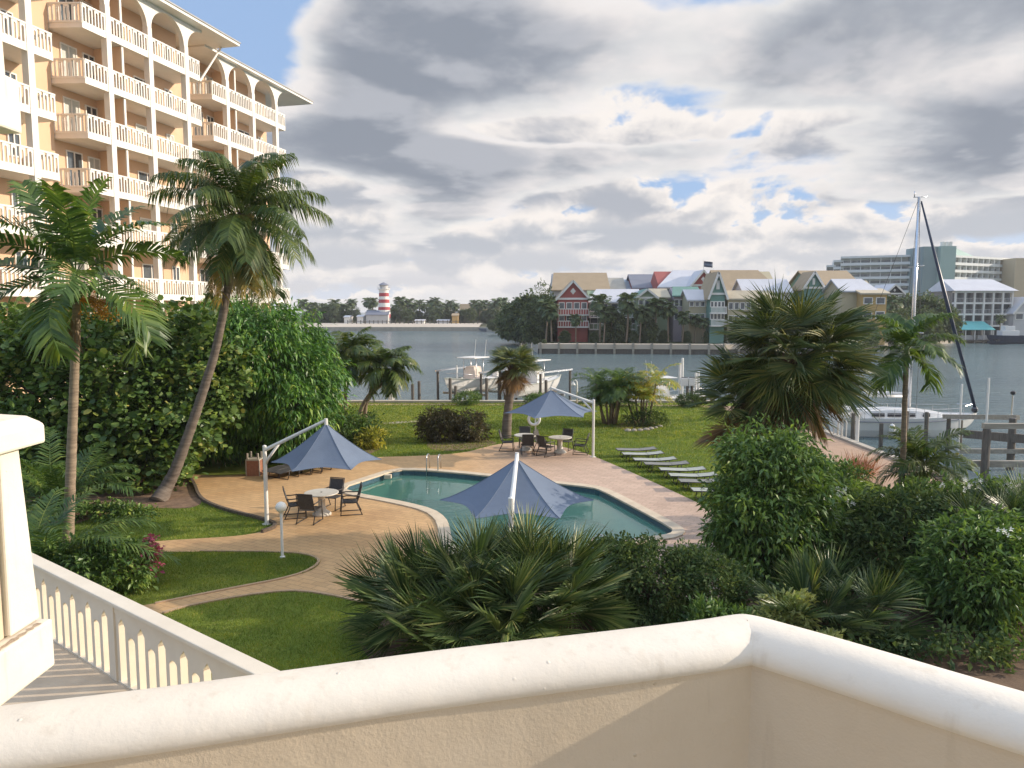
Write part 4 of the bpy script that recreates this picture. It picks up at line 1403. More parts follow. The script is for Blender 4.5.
def fan(pet=.8, Rr=.9, n=28, spread=240, e0=50, droop=40, costa=.35, sag=.18, fold=.035, r=.014, g=rng, wmul=1.0):
    """palmate leaf on a stalk growing along +x"""
    N = 7
    s = np.linspace(0, 1, N)
    ang = np.radians(e0 - droop * s ** 1.5)
    ds = pet / (N - 1)
    C = np.stack([np.concatenate([[0], np.cumsum(np.cos(ang[:-1]) * ds)]), np.zeros(N), np.concatenate([[0], np.cumsum(np.sin(ang[:-1]) * ds)])], 1)
    Vs, Fs = [], []
    rr = (r * (1 - .4 * s))[:, None]
    V = np.concatenate([C + np.array((0, 1, 0)) * rr, C - np.array((0, 1, 0)) * rr, C + np.array((0, 0, 1)) * rr], 0)
    F = []
    for a, b in ((0, 2), (2, 1), (1, 0)):
        i = np.arange(N - 1)
        F.append(np.stack([a * N + i, a * N + i + 1, b * N + i + 1, b * N + i], 1))
    Vs.append(V)
    Fs.append(np.concatenate(F))
    off = len(V)
    a_end = ang[-1]
    Tt = np.array((math.cos(a_end), 0, math.sin(a_end)))
    Yv = np.array((0, 1.0, 0))
    Nn = np.cross(Tt, Yv)
    if Nn[2] < 0:
        Nn = -Nn
    th = np.radians(np.linspace(-spread / 2, spread / 2, n)) + g.normal(0, .02, n)
    D = Tt[None] * np.cos(th)[:, None] + Yv[None] * np.sin(th)[:, None] + Nn[None] * (.22 * np.cos(th / 1.3) ** 2)[:, None]
    D = unit(D)
    W = unit(-Tt[None] * np.sin(th)[:, None] + Yv[None] * np.cos(th)[:, None])
    dth = math.radians(spread) / n
    ln = Rr * (.78 + .22 * np.cos(th * .75)) * (1 + g.normal(0, .07, n))
    hub = C[-1][None] + Tt[None] * (costa * Rr * .5 * np.clip(np.cos(th), 0, 1))[:, None]
    w1 = ln * .38 * dth * .62 * wmul
    up = Nn[None] * fold * Rr
    dn = np.array((0, 0, -1.0))
    sg = (sag + g.normal(0, .05, n))[:, None] * ln[:, None]
    A = hub + D * ln[:, None] * .38 - dn * 0
    B = hub + D * ln[:, None] * .72 + dn * sg * .28
    Ti = hub + D * ln[:, None] + dn * sg
    V = np.stack([hub, A - W * w1[:, None], A + up, A + W * w1[:, None], B - W * w1[:, None] * .7, B + up * .7, B + W * w1[:, None] * .7, Ti], 1).reshape(-1, 3)
    b = np.arange(n)[:, None] * 8 + off
    Vs.append(V)
    Fs.append(b + np.array([[0, 1, 2]]))
    Fs.append(b + np.array([[0, 2, 3]]))
    Fs.append(b + np.array([[1, 4, 5, 2]]))
    Fs.append(b + np.array([[2, 5, 6, 3]]))
    Fs.append(b + np.array([[4, 7, 5]]))
    Fs.append(b + np.array([[5, 7, 6]]))
    return np.concatenate(Vs), Fs


def mat4(loc, rz, ry=0.0, rx=0.0, s=1.0):
    return Matrix.Translation(Vector([float(q) for q in loc])) @ Matrix.Rotation(rz, 4, 'Z') @ Matrix.Rotation(ry, 4, 'Y') @ Matrix.Rotation(rx, 4, 'X') @ Matrix.Scale(s, 4)


def trunk(pts, rads, name='trunk', mat=None, par=None, origin=None, n=12, rings=0):
    pts = [np.array(p, float) for p in pts]
    # smooth the path
    t = np.linspace(0, len(pts) - 1, 5 * (len(pts) - 1) + 1)
    A = np.array(pts)
    Q = []
    for u in t:
        i = min(int(u), len(pts) - 2)
        f = u - i
        p0, p1, p2, p3 = A[max(i - 1, 0)], A[i], A[i + 1], A[min(i + 2, len(pts) - 1)]
        Q.append(.5 * ((2 * p1) + (-p0 + p2) * f + (2 * p0 - 5 * p1 + 4 * p2 - p3) * f * f + (-p0 + 3 * p1 - 3 * p2 + p3) * f ** 3))
    rr = np.interp(t, range(len(rads)), rads)
    if rings:
        tt = np.linspace(0, len(Q) - 1, rings)
        Q2, r2 = [], []
        for j, u in enumerate(tt):
            i = min(int(u), len(Q) - 2)
            f = u - i
            Q2.append(Q[i] * (1 - f) + Q[i + 1] * f)
            r2.append(np.interp(u, range(len(rr)), rr) * (1 + (.05 if j % 3 == 0 else -.015) + rng.normal(0, .012)))
        Q, rr = Q2, r2
    m = MB()
    m.tube(Q, list(rr), n)
    return m.build(name, mat, par, smooth=True, origin=origin)


def leaf_cloud(m, p, out, size, aspect=.3, droop=.3, rnd=.7, g=rng, rnd_size=.42, fold=.12, shape='quad', mi=0):
    n = len(p)
    l = size * np.clip(1 + g.normal(0, rnd_size, n), .4, 1.8)
    d = unit(out + g.normal(0, rnd, (n, 3)) + np.array((0, 0, -droop)))
    w = unit(np.cross(d, g.normal(0, 1, (n, 3)) * .5 + np.array((0, 0, 1.0))))
    nr = np.cross(w, d)
    L = l[:, None]
    hw = L * aspect / 2
    if shape == 'quad':
        V = np.stack([p, p + d * L * .45 + w * hw + nr * L * fold, p + d * L - np.array((0, 0, 1)) * L * .12, p + d * L * .45 - w * hw + nr * L * fold], 1)
        k = 4
        F = np.array([[0, 1, 2, 3]])
    else:
        V = np.stack([p, p + d * L * .25 + w * hw * .85 + nr * L * fold * .6, p + d * L * .7 + w * hw * .9 + nr * L * fold * .6, p + d * L, p + d * L * .7 - w * hw * .9 + nr * L * fold * .6, p + d * L * .25 - w * hw * .85 + nr * L * fold * .6], 1)
        k = 6
        F = np.array([[0, 1, 2, 3, 4, 5]])
    b = np.arange(n)[:, None] * k + m.n
    m.v.append(V.reshape(-1, 3))
    m.f.append(b + F)
    m.m.append(np.full(n, mi))
    m.n += n * k


def crown_points(blobs, nclump, nleaf, rc, inner=.45, lump=.16, zmin=.05, g=rng, flat=.75):
    """leaf positions gathered in clumps through the outer part of a union of ellipsoids"""
    B = np.array(blobs, float)
    wt = (B[:, 3] * B[:, 4] + B[:, 4] * B[:, 5] + B[:, 3] * B[:, 5])
    wt /= wt.sum()
    cs, os = [], []
    ph = g.uniform(0, 6.28, 6)
    while len(cs) < nclump:
        i = g.choice(len(B), p=wt)
        d = unit(g.normal(0, 1, 3))
        bump = 1 + lump * (math.sin(3.1 * d[0] + ph[0] + 2 * d[2]) + math.sin(4.3 * d[1] + ph[1]) + math.sin(5.2 * d[2] + ph[2] + 2 * d[0])) / 1.8
        f = (inner + (1 - inner) * g.random() ** .55) * bump
        c = B[i, :3] + d * B[i, 3:] * f
        if c[2] < zmin:
            continue
        bad = False
        for j in range(len(B)):
            if j != i and np.sum(((c - B[j, :3]) / B[j, 3:]) ** 2) < .3:
                bad = True
        if bad:
            continue
        cs.append(c)
        os.append(unit(d / B[i, 3:]))
    cs, os = np.array(cs), np.array(os)
    k = np.clip(g.normal(nleaf, nleaf * .35, nclump), nleaf * .3, None).astype(int)
    cc, oo = np.repeat(cs, k, 0), np.repeat(os, k, 0)
    off = g.normal(0, 1, cc.shape) * rc * np.array((1, 1, flat))
    p = cc + off * .6
    o = unit(oo * .8 + unit(off) * .6)
    keep = p[:, 2] > zmin * .5
    return p[keep], o[keep], cs


def limbs(base, cs, k, r0, m, g=rng, fork=.35):
    """branches from the base point to some of the clumps"""
    for c in cs[g.choice(len(cs), min(k, len(cs)), replace=False)]:
        base = np.array(base, float)
        mid = base * (1 - fork) + c * fork
        mid[2] = max(mid[2], base[2]) + .25 * abs(c[2] - base[2])
        m.tube([base, mid, (mid + c) / 2 + g.normal(0, .08, 3), c], [r0, r0 * .6, r0 * .35, r0 * .12], 6)


def leafy(name, label, cat, loc, blobs, nclump, nleaf, rc, size, mat, aspect=.3, droop=.3, shape='quad', trunk_r=.1, nlimb=14, fork_h=.4, inner=.45, lump=.16, group=None, bark='bark', rnd=.7, seed=1, parts=True, zmin=.05):
    g = np.random.default_rng(seed)
    p, o, cs = crown_points(blobs, nclump, nleaf, rc, inner, lump, zmin, g)
    m = MB()
    leaf_cloud(m, p, o, size, aspect, droop, rnd, g, shape=shape)
    if not parts:
        ob = m.build(name, M[mat] if isinstance(mat, str) else mat, None, loc=loc)
        return tag(ob, label, cat, group)
    r = T(name, label, cat, loc, 0, group)
    m.build('crown', M[mat] if isinstance(mat, str) else mat, r)
    m = MB()
    m.tube([(0, 0, -.05), (.02, .02, fork_h * .5), (0, 0, fork_h)], [trunk_r * 1.25, trunk_r, trunk_r * .9], 10)
    limbs((0, 0, fork_h * .9), cs, nlimb, trunk_r * .6, m, g)
    m.build('trunk', M[bark], r, smooth=True)
    return r


def feather_palm(name, label, cat, loc, pts, rads, nf, L, ll, lw, mat, e_hi=82, e_lo=-25, droop=(60, 95), n=44, bark='bark_palm', group=None, old=0, seed=1, sag=.35, vee=.25, fwd=.75, shaft=None, rings=60, az0=0.0, tn=12, curl=1.25):
    """palm with feather leaves; pts are trunk points relative to loc"""
    g = np.random.default_rng(seed)
    r = T(name, label, cat, loc, 0, group)
    trunk(pts, rads, 'trunk', M[bark], r, n=tn, rings=rings)
    top = np.array(pts[-1], float)
    if shaft:
        m = MB()
        m.tube([top, top + (0, 0, shaft * .3), top + (0, 0, shaft * .7), top + (0, 0, shaft)], [rads[-1] * 1.3, rads[-1] * 1.45, rads[-1] * 1.1, rads[-1] * .5], 12)
        m.build('crownshaft', M['crownshaft'], r, smooth=True)
        top = top + np.array((0, 0, shaft * .92))
    m, mo = MB(), MB()
    for i in range(nf):
        u = (i + .5) / nf
        e = e_hi + (e_lo - e_hi) * u ** 1.1 + g.normal(0, 5)
        dr = droop[0] + (droop[1] - droop[0]) * u + g.normal(0, 8)
        az = az0 + i * 2.39996 + g.normal(0, .15)
        Lf = L * (.72 + .28 * math.sin(math.pi * min(u + .25, 1) * .8)) * (1 + g.normal(0, .06))
        V, F = frond(Lf, n, e, dr, ll, lw, fwd, vee, sag, g=g, power=curl)
        isold = i >= nf - old
        (mo if isold else m).merge(V, F, mat4(top + np.array((0, 0, -.25 * u)), az, 0, g.normal(0, .25)))
    m.build('fronds', M[mat], r)
    if mo.v:
        mo.build('old_fronds', M['leaf_old'], r)
    return r, top


def fan_head(m, md, c, nf, pet, Rr, g, e_hi=85, e_lo=-40, dead=0, n=28, spread=235, az0=0.0, sag=.18, droop=45, az_range=None, wmul=1.0):
    for i in range(nf + dead):
        u = (i + .5) / (nf + dead)
        isdead = i >= nf
        e = e_hi + (e_lo - e_hi) * u ** .95 + g.normal(0, 6)
        if isdead:
            e = g.uniform(-75, -50)
        az = az0 + i * 2.39996 + g.normal(0, .2)
        V, F = fan(pet * g.uniform(.75, 1.15), Rr * g.uniform(.82, 1.12), n, spread * g.uniform(.85, 1.05), e, (15 if isdead else droop) + g.normal(0, 8), sag=(.05 if isdead else sag) + g.normal(0, .03), g=g, wmul=wmul * (.6 if isdead else 1))
        (md if isdead else m).merge(V, F, mat4(c, az, 0, g.normal(0, .35)))


def fan_palm(name, label, loc, pts, rads, nf, pet, Rr, dead, seed=1, mat='leaf_sabal', skirt=None, bark='bark_palm', **kw):
    g = np.random.default_rng(seed)
    r = T(name, label, 'palm tree', loc)
    trunk(pts, rads, 'trunk', M[bark], r, rings=40)
    m, md = MB(), MB()
    fan_head(m, md, np.array(pts[-1], float), nf, pet, Rr, g, dead=dead, **kw)
    m.build('fronds', M[mat], r)
    if md.v:
        md.build('dead_fronds', M['leaf_dead'], r)
    if skirt:
        ms = MB()
        top = np.array(pts[-1], float)
        for i in range(skirt):
            a, h = i * 2.4, -.1 - .05 * (i // 3)
            ms.tube([top + (.14 * math.cos(a), .14 * math.sin(a), h - .15), top + (.26 * math.cos(a), .26 * math.sin(a), h + .05), top + (.36 * math.cos(a), .36 * math.sin(a), h + .3)], [.05, .035, .015], 5)
        ms.build('leaf_bases', M['boots'], r, smooth=True)
    return r


# ---- grass: blades on the near lawns (one stuff object), coarser tufts further out
def in_poly(x, y, poly):
    poly = np.array(poly)
    ins = np.zeros(len(x), bool)
    j = len(poly) - 1
    for i in range(len(poly)):
        xi, yi = poly[i]
        xj, yj = poly[j]
        c = ((yi > y) != (yj > y)) & (x < (xj - xi) * (y - yi) / (yj - yi + 1e-12) + xi)
        ins ^= c
        j = i
    return ins


BEDS = [np.array([G(*p)[:2] for p in px]) for px in ([(140, 474), (187, 473), (197, 490), (204, 503), (190, 509), (150, 508), (110, 512), (60, 530), (20, 520)],
                                                  [(350, 612), (420, 618), (520, 620), (700, 619), (742, 600), (750, 560), (790, 520), (860, 505), (905, 492), (1005, 520), (1150, 560), (1400, 640), (1200, 760), (800, 760), (420, 720), (365, 660)])]
DK = np.array(DECK)


def grass(xr, yr, n, h, w, g):
    x, y = g.uniform(*xr, n), g.uniform(*yr, n)
    keep = ~in_poly(x, y, DK)
    for b in BEDS:
        keep &= ~in_poly(x, y, b)
    keep &= ~((x > 13.6) & (y > 10) & (y < 60))
    # nothing outside the picture's cone, with a margin for a step aside
    keep &= np.abs(x) < y * .80 + 2
    x, y = x[keep], y[keep]
    n = len(x)
    hh = h * np.clip(1 + g.normal(0, .3, n), .4, 2)
    a = g.uniform(0, 6.28, n)
    lx, ly = g.normal(0, .5, n) * hh, g.normal(0, .5, n) * hh
    V = np.stack([np.stack([x + np.cos(a) * w / 2, y + np.sin(a) * w / 2, np.full(n, -.005)], 1), np.stack([x - np.cos(a) * w / 2, y - np.sin(a) * w / 2, np.full(n, -.005)], 1), np.stack([x + lx, y + ly, hh], 1)], 1).reshape(-1, 3)
    return V, np.arange(n)[:, None] * 3 + np.array([[0, 1, 2]])


g_ = np.random.default_rng(11)
m_ = MB()
for xr, yr, n, h, w in (((-12, -1), (11, 20), 150000, .045, .012), ((-16, -5), (18, 26), 60000, .05, .018), ((-10, 17), (26, 40), 150000, .055, .028), ((-24, 18), (38, 53), 130000, .07, .045), ((2, 14), (12, 28), 40000, .06, .02)):
    V_, F_ = grass(xr, yr, n, h, w, g_)
    m_.add(V_, F_)
tag(m_.build('grass', M['blade']), kind='stuff')

# ---- left side
lo = G(158, 501)
top_ = P(241, 213, 26.0) - lo
feather_palm('coconut_palm', 'tall coconut palm with leaning grey trunk and drooping fronds in front of the hotel', 'palm tree', lo,
             [(0, 0, -.05), P(166, 488, 25.6) - lo, P(176, 468, 25.7) - lo, P(190, 430, 25.8) - lo, P(205, 385, 25.9) - lo, P(219, 335, 26) - lo, top_],
             [.32, .23, .195, .17, .155, .14, .13], 44, 3.3, .66, .042, 'leaf_coco', e_hi=90, e_lo=-62, droop=(100, 36), n=76, bark='bark_coco', old=3, seed=5, sag=.85, vee=.05, fwd=.5, curl=1.45)
cp = bpy.data.objects['coconut_palm']
m_ = MB()
g_ = np.random.default_rng(4)
for i in range(11):
    a = i * 2.4
    m_.sphere(tuple(top_ + np.array((.3 * math.cos(a), .3 * math.sin(a), -.15 - .05 * (i % 4)))), .13, 10, sq=1.2)
m_.build('coconuts', M['coconut'], cp, smooth=True)

lo = G(67, 574)
r_, tp = feather_palm('christmas_palm', 'slim ringed palm with stiff arching fronds and orange fruit in the left foreground', 'palm tree', lo,
                      [(0, 0, -.05), P(69, 520, 18.4) - lo, P(72, 440, 18.4) - lo, P(75, 360, 18.4) - lo, P(77, 302, 18.4) - lo], [.15, .125, .112, .10, .09], 17, 2.75, .74, .075, 'leaf_areca', e_hi=90, e_lo=-25, droop=(42, 95), n=46, seed=8, sag=.34, vee=.35, fwd=.62, shaft=.75, rings=70, az0=.1)
m_ = MB()
g_ = np.random.default_rng(4)
c_ = P(103, 309, 18.2) - lo
st = P(80, 300, 18.4) - lo
for i in range(34):
    q = c_ + g_.normal(0, 1, 3) * np.array((.20, .18, .14))
    m_.tube([st, (st + q) / 2 + np.array((0, 0, .12)), q], [.012, .01, .006], 4)
    for j in range(7):
        m_.sphere(tuple(q + g_.normal(0, .05, 3)), .022, 6)
m_.build('fruit_bunch', M['fruit'], r_)
m_ = MB()
c_ = P(72, 345, 18.3) - lo
for i in range(40):
    q = c_ + g_.normal(0, 1, 3) * np.array((.12, .12, .28))
    m_.tube([P(75, 312, 18.4) - lo, q], [.01, .005], 3)
m_.build('dry_fruit_stalk', M['leaf_dead'], r_)

leafy('seagrape_tree', 'broad dark seagrape with round leaves spreading behind the slim ringed palm', 'tree', (-15.2, 27.6, 0),
      [(-.6, .4, 3.4, 3.2, 2.4, 3.3), (2.6, 1.4, 3.9, 2.2, 2.0, 2.9), (-4.2, .6, 3.4, 3.0, 2.4, 3.5), (-7.6, 1, 3.6, 2.8, 2.4, 3.4), (1.6, -.4, 1.9, 2.0, 1.6, 1.9), (-2.5, -1.0, 1.6, 2.2, 1.6, 1.6)],
      1250, 52, .42, .175, 'leaf_grape', aspect=.95, droop=.35, shape='hex', trunk_r=.22, nlimb=40, fork_h=.8, inner=.55, seed=21)
leafy('mango_tree', 'dense rounded mango tree with hanging glossy leaves left of the far lawn', 'tree', (-10.9, 32.2, 0),
      [(0, 0, 3.9, 3.3, 2.8, 3.3), (-2.0, -.9, 2.6, 1.9, 1.9, 2.5), (1.7, -.8, 2.8, 1.7, 1.7, 2.5), (.1, -1.2, 5.0, 2.0, 1.7, 2.1), (-1.6, .2, 5.4, 1.6, 1.6, 1.7)],
      1050, 60, .36, .26, 'leaf_mango', aspect=.24, droop=1.0, trunk_r=.3, nlimb=40, fork_h=1.2, inner=.55, lump=.2, seed=22, rnd=.55)
leafy('mango_tree', 'dark leafy tree behind the coconut palm trunk', 'tree', (-14.2, 33.0, 0),
      [(0, 0, 3.6, 2.6, 2.2, 3.1), (-2.5, .5, 3.6, 2.2, 2, 3.0)], 500, 55, .4, .26, 'leaf_mango', aspect=.26, droop=.9, trunk_r=.25, nlimb=24, fork_h=1.0, inner=.5, seed=23, rnd=.55)

# young palm, shrub and bougainvillea at the foot of the slim palm
lo = G(45, 592)
r_ = T('young_palm', 'young palm with long low arching fronds at the foot of the slim ringed palm', 'palm', lo)
g_ = np.random.default_rng(31)
m_ = MB()
for i in range(14):
    V_, F_ = frond(2.7 * g_.uniform(.8, 1.1), 40, g_.uniform(35, 80), g_.uniform(60, 95), .55, .045, .8, .25, .35, g=g_)
    m_.merge(V_, F_, mat4((g_.normal(0, .12), g_.normal(0, .12), .3), i * 2.4 + .3))
V_, F_ = frond(2.9, 44, 50, 85, .55, .04, .8, .2, .4, g=g_)
m_.merge(V_, F_, mat4((0, 0, .3), -.05))
V_, F_ = frond(2.9, 44, 62, 95, .55, .04, .8, .2, .4, g=g_)
m_.merge(V_, F_, mat4((0, 0, .3), .5))
m_.build('fronds', M['leaf_areca'], r_)
m_ = MB()
m_.tube([(0, 0, -.05), (0, 0, .5)], [.16, .12], 10)
m_.build('trunk', M['boots'], r_, smooth=True)
lo = G(60, 520)
r_ = T('young_palm', 'young palm with upright feathery fronds behind the slim ringed trunk at left', 'palm', lo)
m_ = MB()
for i in range(12):
    V_, F_ = frond(3.0 * g_.uniform(.8, 1.1), 40, g_.uniform(45, 85), g_.uniform(60, 95), .6, .045, .8, .25, .4, g=g_)
    m_.merge(V_, F_, mat4((g_.normal(0, .12), g_.normal(0, .12), .3), i * 2.4 + .3))
m_.build('fronds', M['leaf_areca'], r_)
leafy('shrub', 'dark rounded shrub beside the pink bougainvillea', 'shrub', G(112, 590), [(0, 0, .55, 1.0, .8, .75), (-.9, .2, .5, .9, .7, .7)], 150, 45, .2, .12, 'leaf_bush', aspect=.5, trunk_r=.04, nlimb=12, fork_h=.2, seed=33)
leafy('bougainvillea', 'small bougainvillea covered in pink bracts', 'shrub', G(147, 584), [(0, 0, .6, .28, .28, .5), (.08, 0, .95, .16, .16, .3)], 46, 22, .12, .075, 'leaf_pink', aspect=.8, trunk_r=.025, nlimb=10, fork_h=.2, seed=34)
leafy('ground_cover', 'low green plants along the edge of the seagrape bed', 'plant', G(95, 520), [(0, 0, .2, 2.2, .5, .3), (-2.2, .2, .2, 1.6, .5, .3)], 120, 40, .2, .11, 'leaf_bush', aspect=.6, trunk_r=.03, nlimb=5, fork_h=.1, seed=35, parts=False)

# palm clump and bed beyond the left canopy
lo = G(357, 437)
for k_, (px1, py1, px0, lbl, sd) in enumerate(((386, 372, 356, 'leaning palm of a clump with two curved trunks beyond the left canopy', 41), (350, 358, 350, 'palm half hidden behind the mango tree edge', 42))):
    b_ = P(px0, 437, 40.0 + k_)
    b_[2] = 0
    tp = P(px1, py1, 40.0 + k_) - b_
    feather_palm('clump_palm', lbl, 'palm tree', b_, [(0, 0, -.05), tp * .35 + np.array((-.25, 0, .2)), tp * .7 + np.array((-.15, 0, .1)), tp], [.14, .11, .1, .09], 26, 2.0, .62, .07, 'leaf_coco', e_hi=82, e_lo=-25, droop=(75, 95), n=38, seed=sd, sag=.6, vee=.1, shaft=.3, rings=30)
b_ = P(366, 437, 40.5)
b_[2] = 0
tp = P(394, 377, 40.4) - b_
m_ = bpy.data.objects['clump_palm']
trunk([b_ * 0 + (.5, .4, 0), tp * .5 + np.array((-.2, .2, .2)), P(391, 376, 40.2) - P(356, 437, 40) * np.array((1, 1, 0))], [.13, .1, .09], 'second_trunk', M['bark_palm'], m_, rings=25)
leafy('shrub', 'dark green shrub under the leaning palms beyond the left canopy', 'shrub', G(338, 446), [(0, 0, .8, 1.6, 1.0, 1.0), (1.0, .6, .6, 1.0, .8, .8)], 170, 40, .25, .14, 'leaf_bush', aspect=.45, trunk_r=.05, nlimb=10, fork_h=.3, seed=43)
leafy('croton', 'yellow leaved croton bush beyond the left canopy', 'shrub', G(374, 448), [(0, 0, .4, .6, .4, .42), (-.4, -.2, .35, .4, .3, .38)], 60, 22, .2, .2, 'leaf_croton', aspect=.35, droop=-.2, trunk_r=.03, nlimb=8, fork_h=.15, seed=44)
leafy('shrub', 'bronze leaved bush, left of a pair by the sabal palm', 'shrub', G(440, 441), [(0, 0, .85, .95, .9, .85)], 150, 34, .2, .13, 'leaf_bronze', aspect=.45, trunk_r=.05, nlimb=12, fork_h=.25, seed=45)
leafy('shrub', 'lower bronze leaved bush, right of a pair by the sabal palm', 'shrub', G(470, 441), [(0, 0, .7, .85, .8, .75)], 120, 32, .2, .13, 'leaf_bronze', aspect=.45, trunk_r=.05, nlimb=12, fork_h=.25, seed=46)
leafy('shrub', 'round clipped green bush by the sea wall in front of the left motorboat', 'shrub', G(467, 405), [(0, 0, .45, .95, .8, .5)], 120, 34, .15, .09, 'leaf_bush', aspect=.45, trunk_r=.05, nlimb=6, fork_h=.2, seed=47)
leafy('shrub', 'low green bush by the sea wall partly behind the blue canopy', 'shrub', G(538, 405), [(0, 0, .4, .9, .7, .45)], 100, 34, .15, .09, 'leaf_bush', aspect=.45, trunk_r=.05, nlimb=6, fork_h=.2, seed=48)
leafy('shrub', 'dome shaped grey green bush by the sea wall near the white power pedestals', 'shrub', G(690, 407), [(0, 0, .45, 1.0, .8, .5)], 130, 34, .15, .09, 'leaf_hedge', aspect=.4, trunk_r=.05, nlimb=6, fork_h=.2, seed=49)

# sabal palm by the tables
lo = G(506, 438)
fan_palm('sabal_palm', 'sabal palm with brown dead fronds standing behind the far tables', lo, [(0, 0, -.05), (.1, 0, 1.4), (.28, 0, 2.8), (.38, 0, 3.75)], [.28, .22, .2, .2], 38, .7, .8, 16, seed=51, n=30, skirt=16, bark='bark_coco', e_lo=-35, sag=.12, wmul=.8)

# areca clumps on the far lawn
for (px, lbl, mt, nst, sd, hh) in ((610, 'bushy green areca palm clump on the far lawn', 'leaf_areca', 12, 53, 1.25), (641, 'yellowing areca palm clump right of the bushy green one', 'leaf_yellow', 6, 54, 1.45)):
    lo = G(px, 424)
    g_ = np.random.default_rng(sd)
    r_ = T('areca_palm', lbl, 'palm', lo)
    m_, mt_ = MB(), MB()
    for i in range(nst):
        a = i * 2.4
        q = np.array((.45 * math.sqrt(i / nst) * math.cos(a), .45 * math.sqrt(i / nst) * math.sin(a), 0))
        h = hh * g_.uniform(.7, 1.9)
        tq = q * 2.2 + np.array((0, 0, h))
        mt_.tube([q, (q + tq) / 2, tq], [.07, .06, .05], 8)
        for j in range(8):
            V_, F_ = frond(1.8 * g_.uniform(.8, 1.1), 28, g_.uniform(25, 84), g_.uniform(55, 95), .55, .042, .8, .25, .45, g=g_)
            m_.merge(V_, F_, mat4(tq, j * 2.4 + i))
    m_.build('fronds', M[mt], r_)
    mt_.build('stems', M['bark_palm'], r_, smooth=True)
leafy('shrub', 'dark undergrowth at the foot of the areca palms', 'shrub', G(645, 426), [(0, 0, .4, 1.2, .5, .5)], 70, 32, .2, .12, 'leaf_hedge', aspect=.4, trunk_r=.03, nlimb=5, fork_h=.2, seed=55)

# ---- right side
lo = np.array((7.85, 20.6, 0))
fan_palm('sabal_palm', 'large fan palm with shaggy brown skirt standing over the right hand shrubs', lo, [(0, 0, -.05), (.05, 0, 1.5), (.0, 0, 3.2), (-.02, 0, 5.2)], [.28, .22, .21, .22], 74, 1.05, 1.15, 18, seed=61, n=40, skirt=40, bark='boots', e_lo=-62, sag=.10, wmul=.62, droop=30)
lo = np.array((6.95, 21.3, 0))
fan_palm('sabal_palm', 'lower fan palm with dead fronds half hidden behind the large one', lo, [(0, 0, -.05), (0, 0, 1.5), (0, 0, 3.2), (0, 0, 3.9)], [.26, .2, .19, .19], 30, .95, 1.0, 16, seed=62, n=34, skirt=16, bark='boots', e_lo=-55, sag=.10, wmul=.65, droop=30)
lo = np.array((11.95, 22.5, 0))
feather_palm('christmas_palm', 'slender palm with thin grey trunk in front of the moored yacht', 'palm tree', lo, [(0, 0, -.05), (.03, 0, 2), (.0, 0, 3.6), (-.03, 0, 5.0)], [.11, .085, .075, .07], 15, 1.65, .55, .06, 'leaf_areca', e_hi=80, e_lo=-20, droop=(65, 100), n=38, seed=63, sag=.45, vee=.3, shaft=.5, rings=40, az0=.5)
lo = np.array((12.9, 23.0, 0))
feather_palm('young_palm', 'short bushy palm with arching fronds beside the quay', 'palm', lo, [(0, 0, -.05), (0, 0, .8), (.02, 0, 1.75)], [.16, .13, .12], 26, 1.75, .55, .05, 'leaf_coco', e_hi=80, e_lo=0, droop=(65, 110), n=34, seed=64, sag=.4, vee=.3, rings=16)

leafy('bush', 'tall dense green bush at the near right corner of the terrace', 'bush', (6.25, 17.7, 0), [(0, 0, 1.9, 1.35, 1.2, 1.6), (-.5, -.3, 1.2, 1.15, 1.1, 1.2), (.4, .2, 2.7, 1.0, 1.0, 1.1), (.8, .1, 1.2, .85, .9, 1.1), (-.6, .1, 2.5, .6, .6, .9)], 640, 42, .24, .16, 'leaf_bush', aspect=.32, droop=.5, trunk_r=.1, nlimb=34, fork_h=.5, inner=.5, lump=.27, seed=71)
leafy('frangipani', 'leafy shrub with white flowers right of the tall dense bush', 'bush', (8.7, 19.6, 0), [(0, 0, .85, 1.05, 1.0, .9)], 180, 36, .25, .17, 'leaf_bush', aspect=.34, droop=.2, trunk_r=.07, nlimb=18, fork_h=.4, seed=72)
leafy('frangipani', 'wide shrub with white flowers along its top in front of the short bushy palm', 'bush', (12.6, 20.8, 0), [(0, 0, .8, 2.0, 1.0, .9), (1.9, .1, .8, 1.5, 1.0, .85), (-1.6, -.2, .7, 1.2, 1, .8)], 420, 36, .25, .17, 'leaf_bush', aspect=.34, droop=.1, trunk_r=.08, nlimb=26, fork_h=.3, seed=73)
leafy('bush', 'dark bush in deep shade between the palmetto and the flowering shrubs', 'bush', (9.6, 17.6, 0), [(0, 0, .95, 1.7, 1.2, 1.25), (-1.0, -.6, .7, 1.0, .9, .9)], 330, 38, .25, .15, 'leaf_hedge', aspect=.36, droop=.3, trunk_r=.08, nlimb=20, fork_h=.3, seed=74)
leafy('frangipani', 'near rounded shrub with few white flowers at the right edge', 'bush', (9.6, 14.9, 0), [(0, 0, 1.0, 1.25, 1.1, 1.1), (.8, .4, 1.2, .9, .9, 1.0)], 330, 40, .22, .15, 'leaf_bush', aspect=.34, droop=.3, trunk_r=.08, nlimb=22, fork_h=.35, seed=75)
leafy('bush', 'bush cut off by the right edge of the view', 'bush', (12.6, 17.0, 0), [(0, 0, 1.0, 1.5, 1.2, 1.15)], 230, 36, .25, .15, 'leaf_bush', aspect=.36, droop=.3, trunk_r=.08, nlimb=16, fork_h=.3, seed=76)


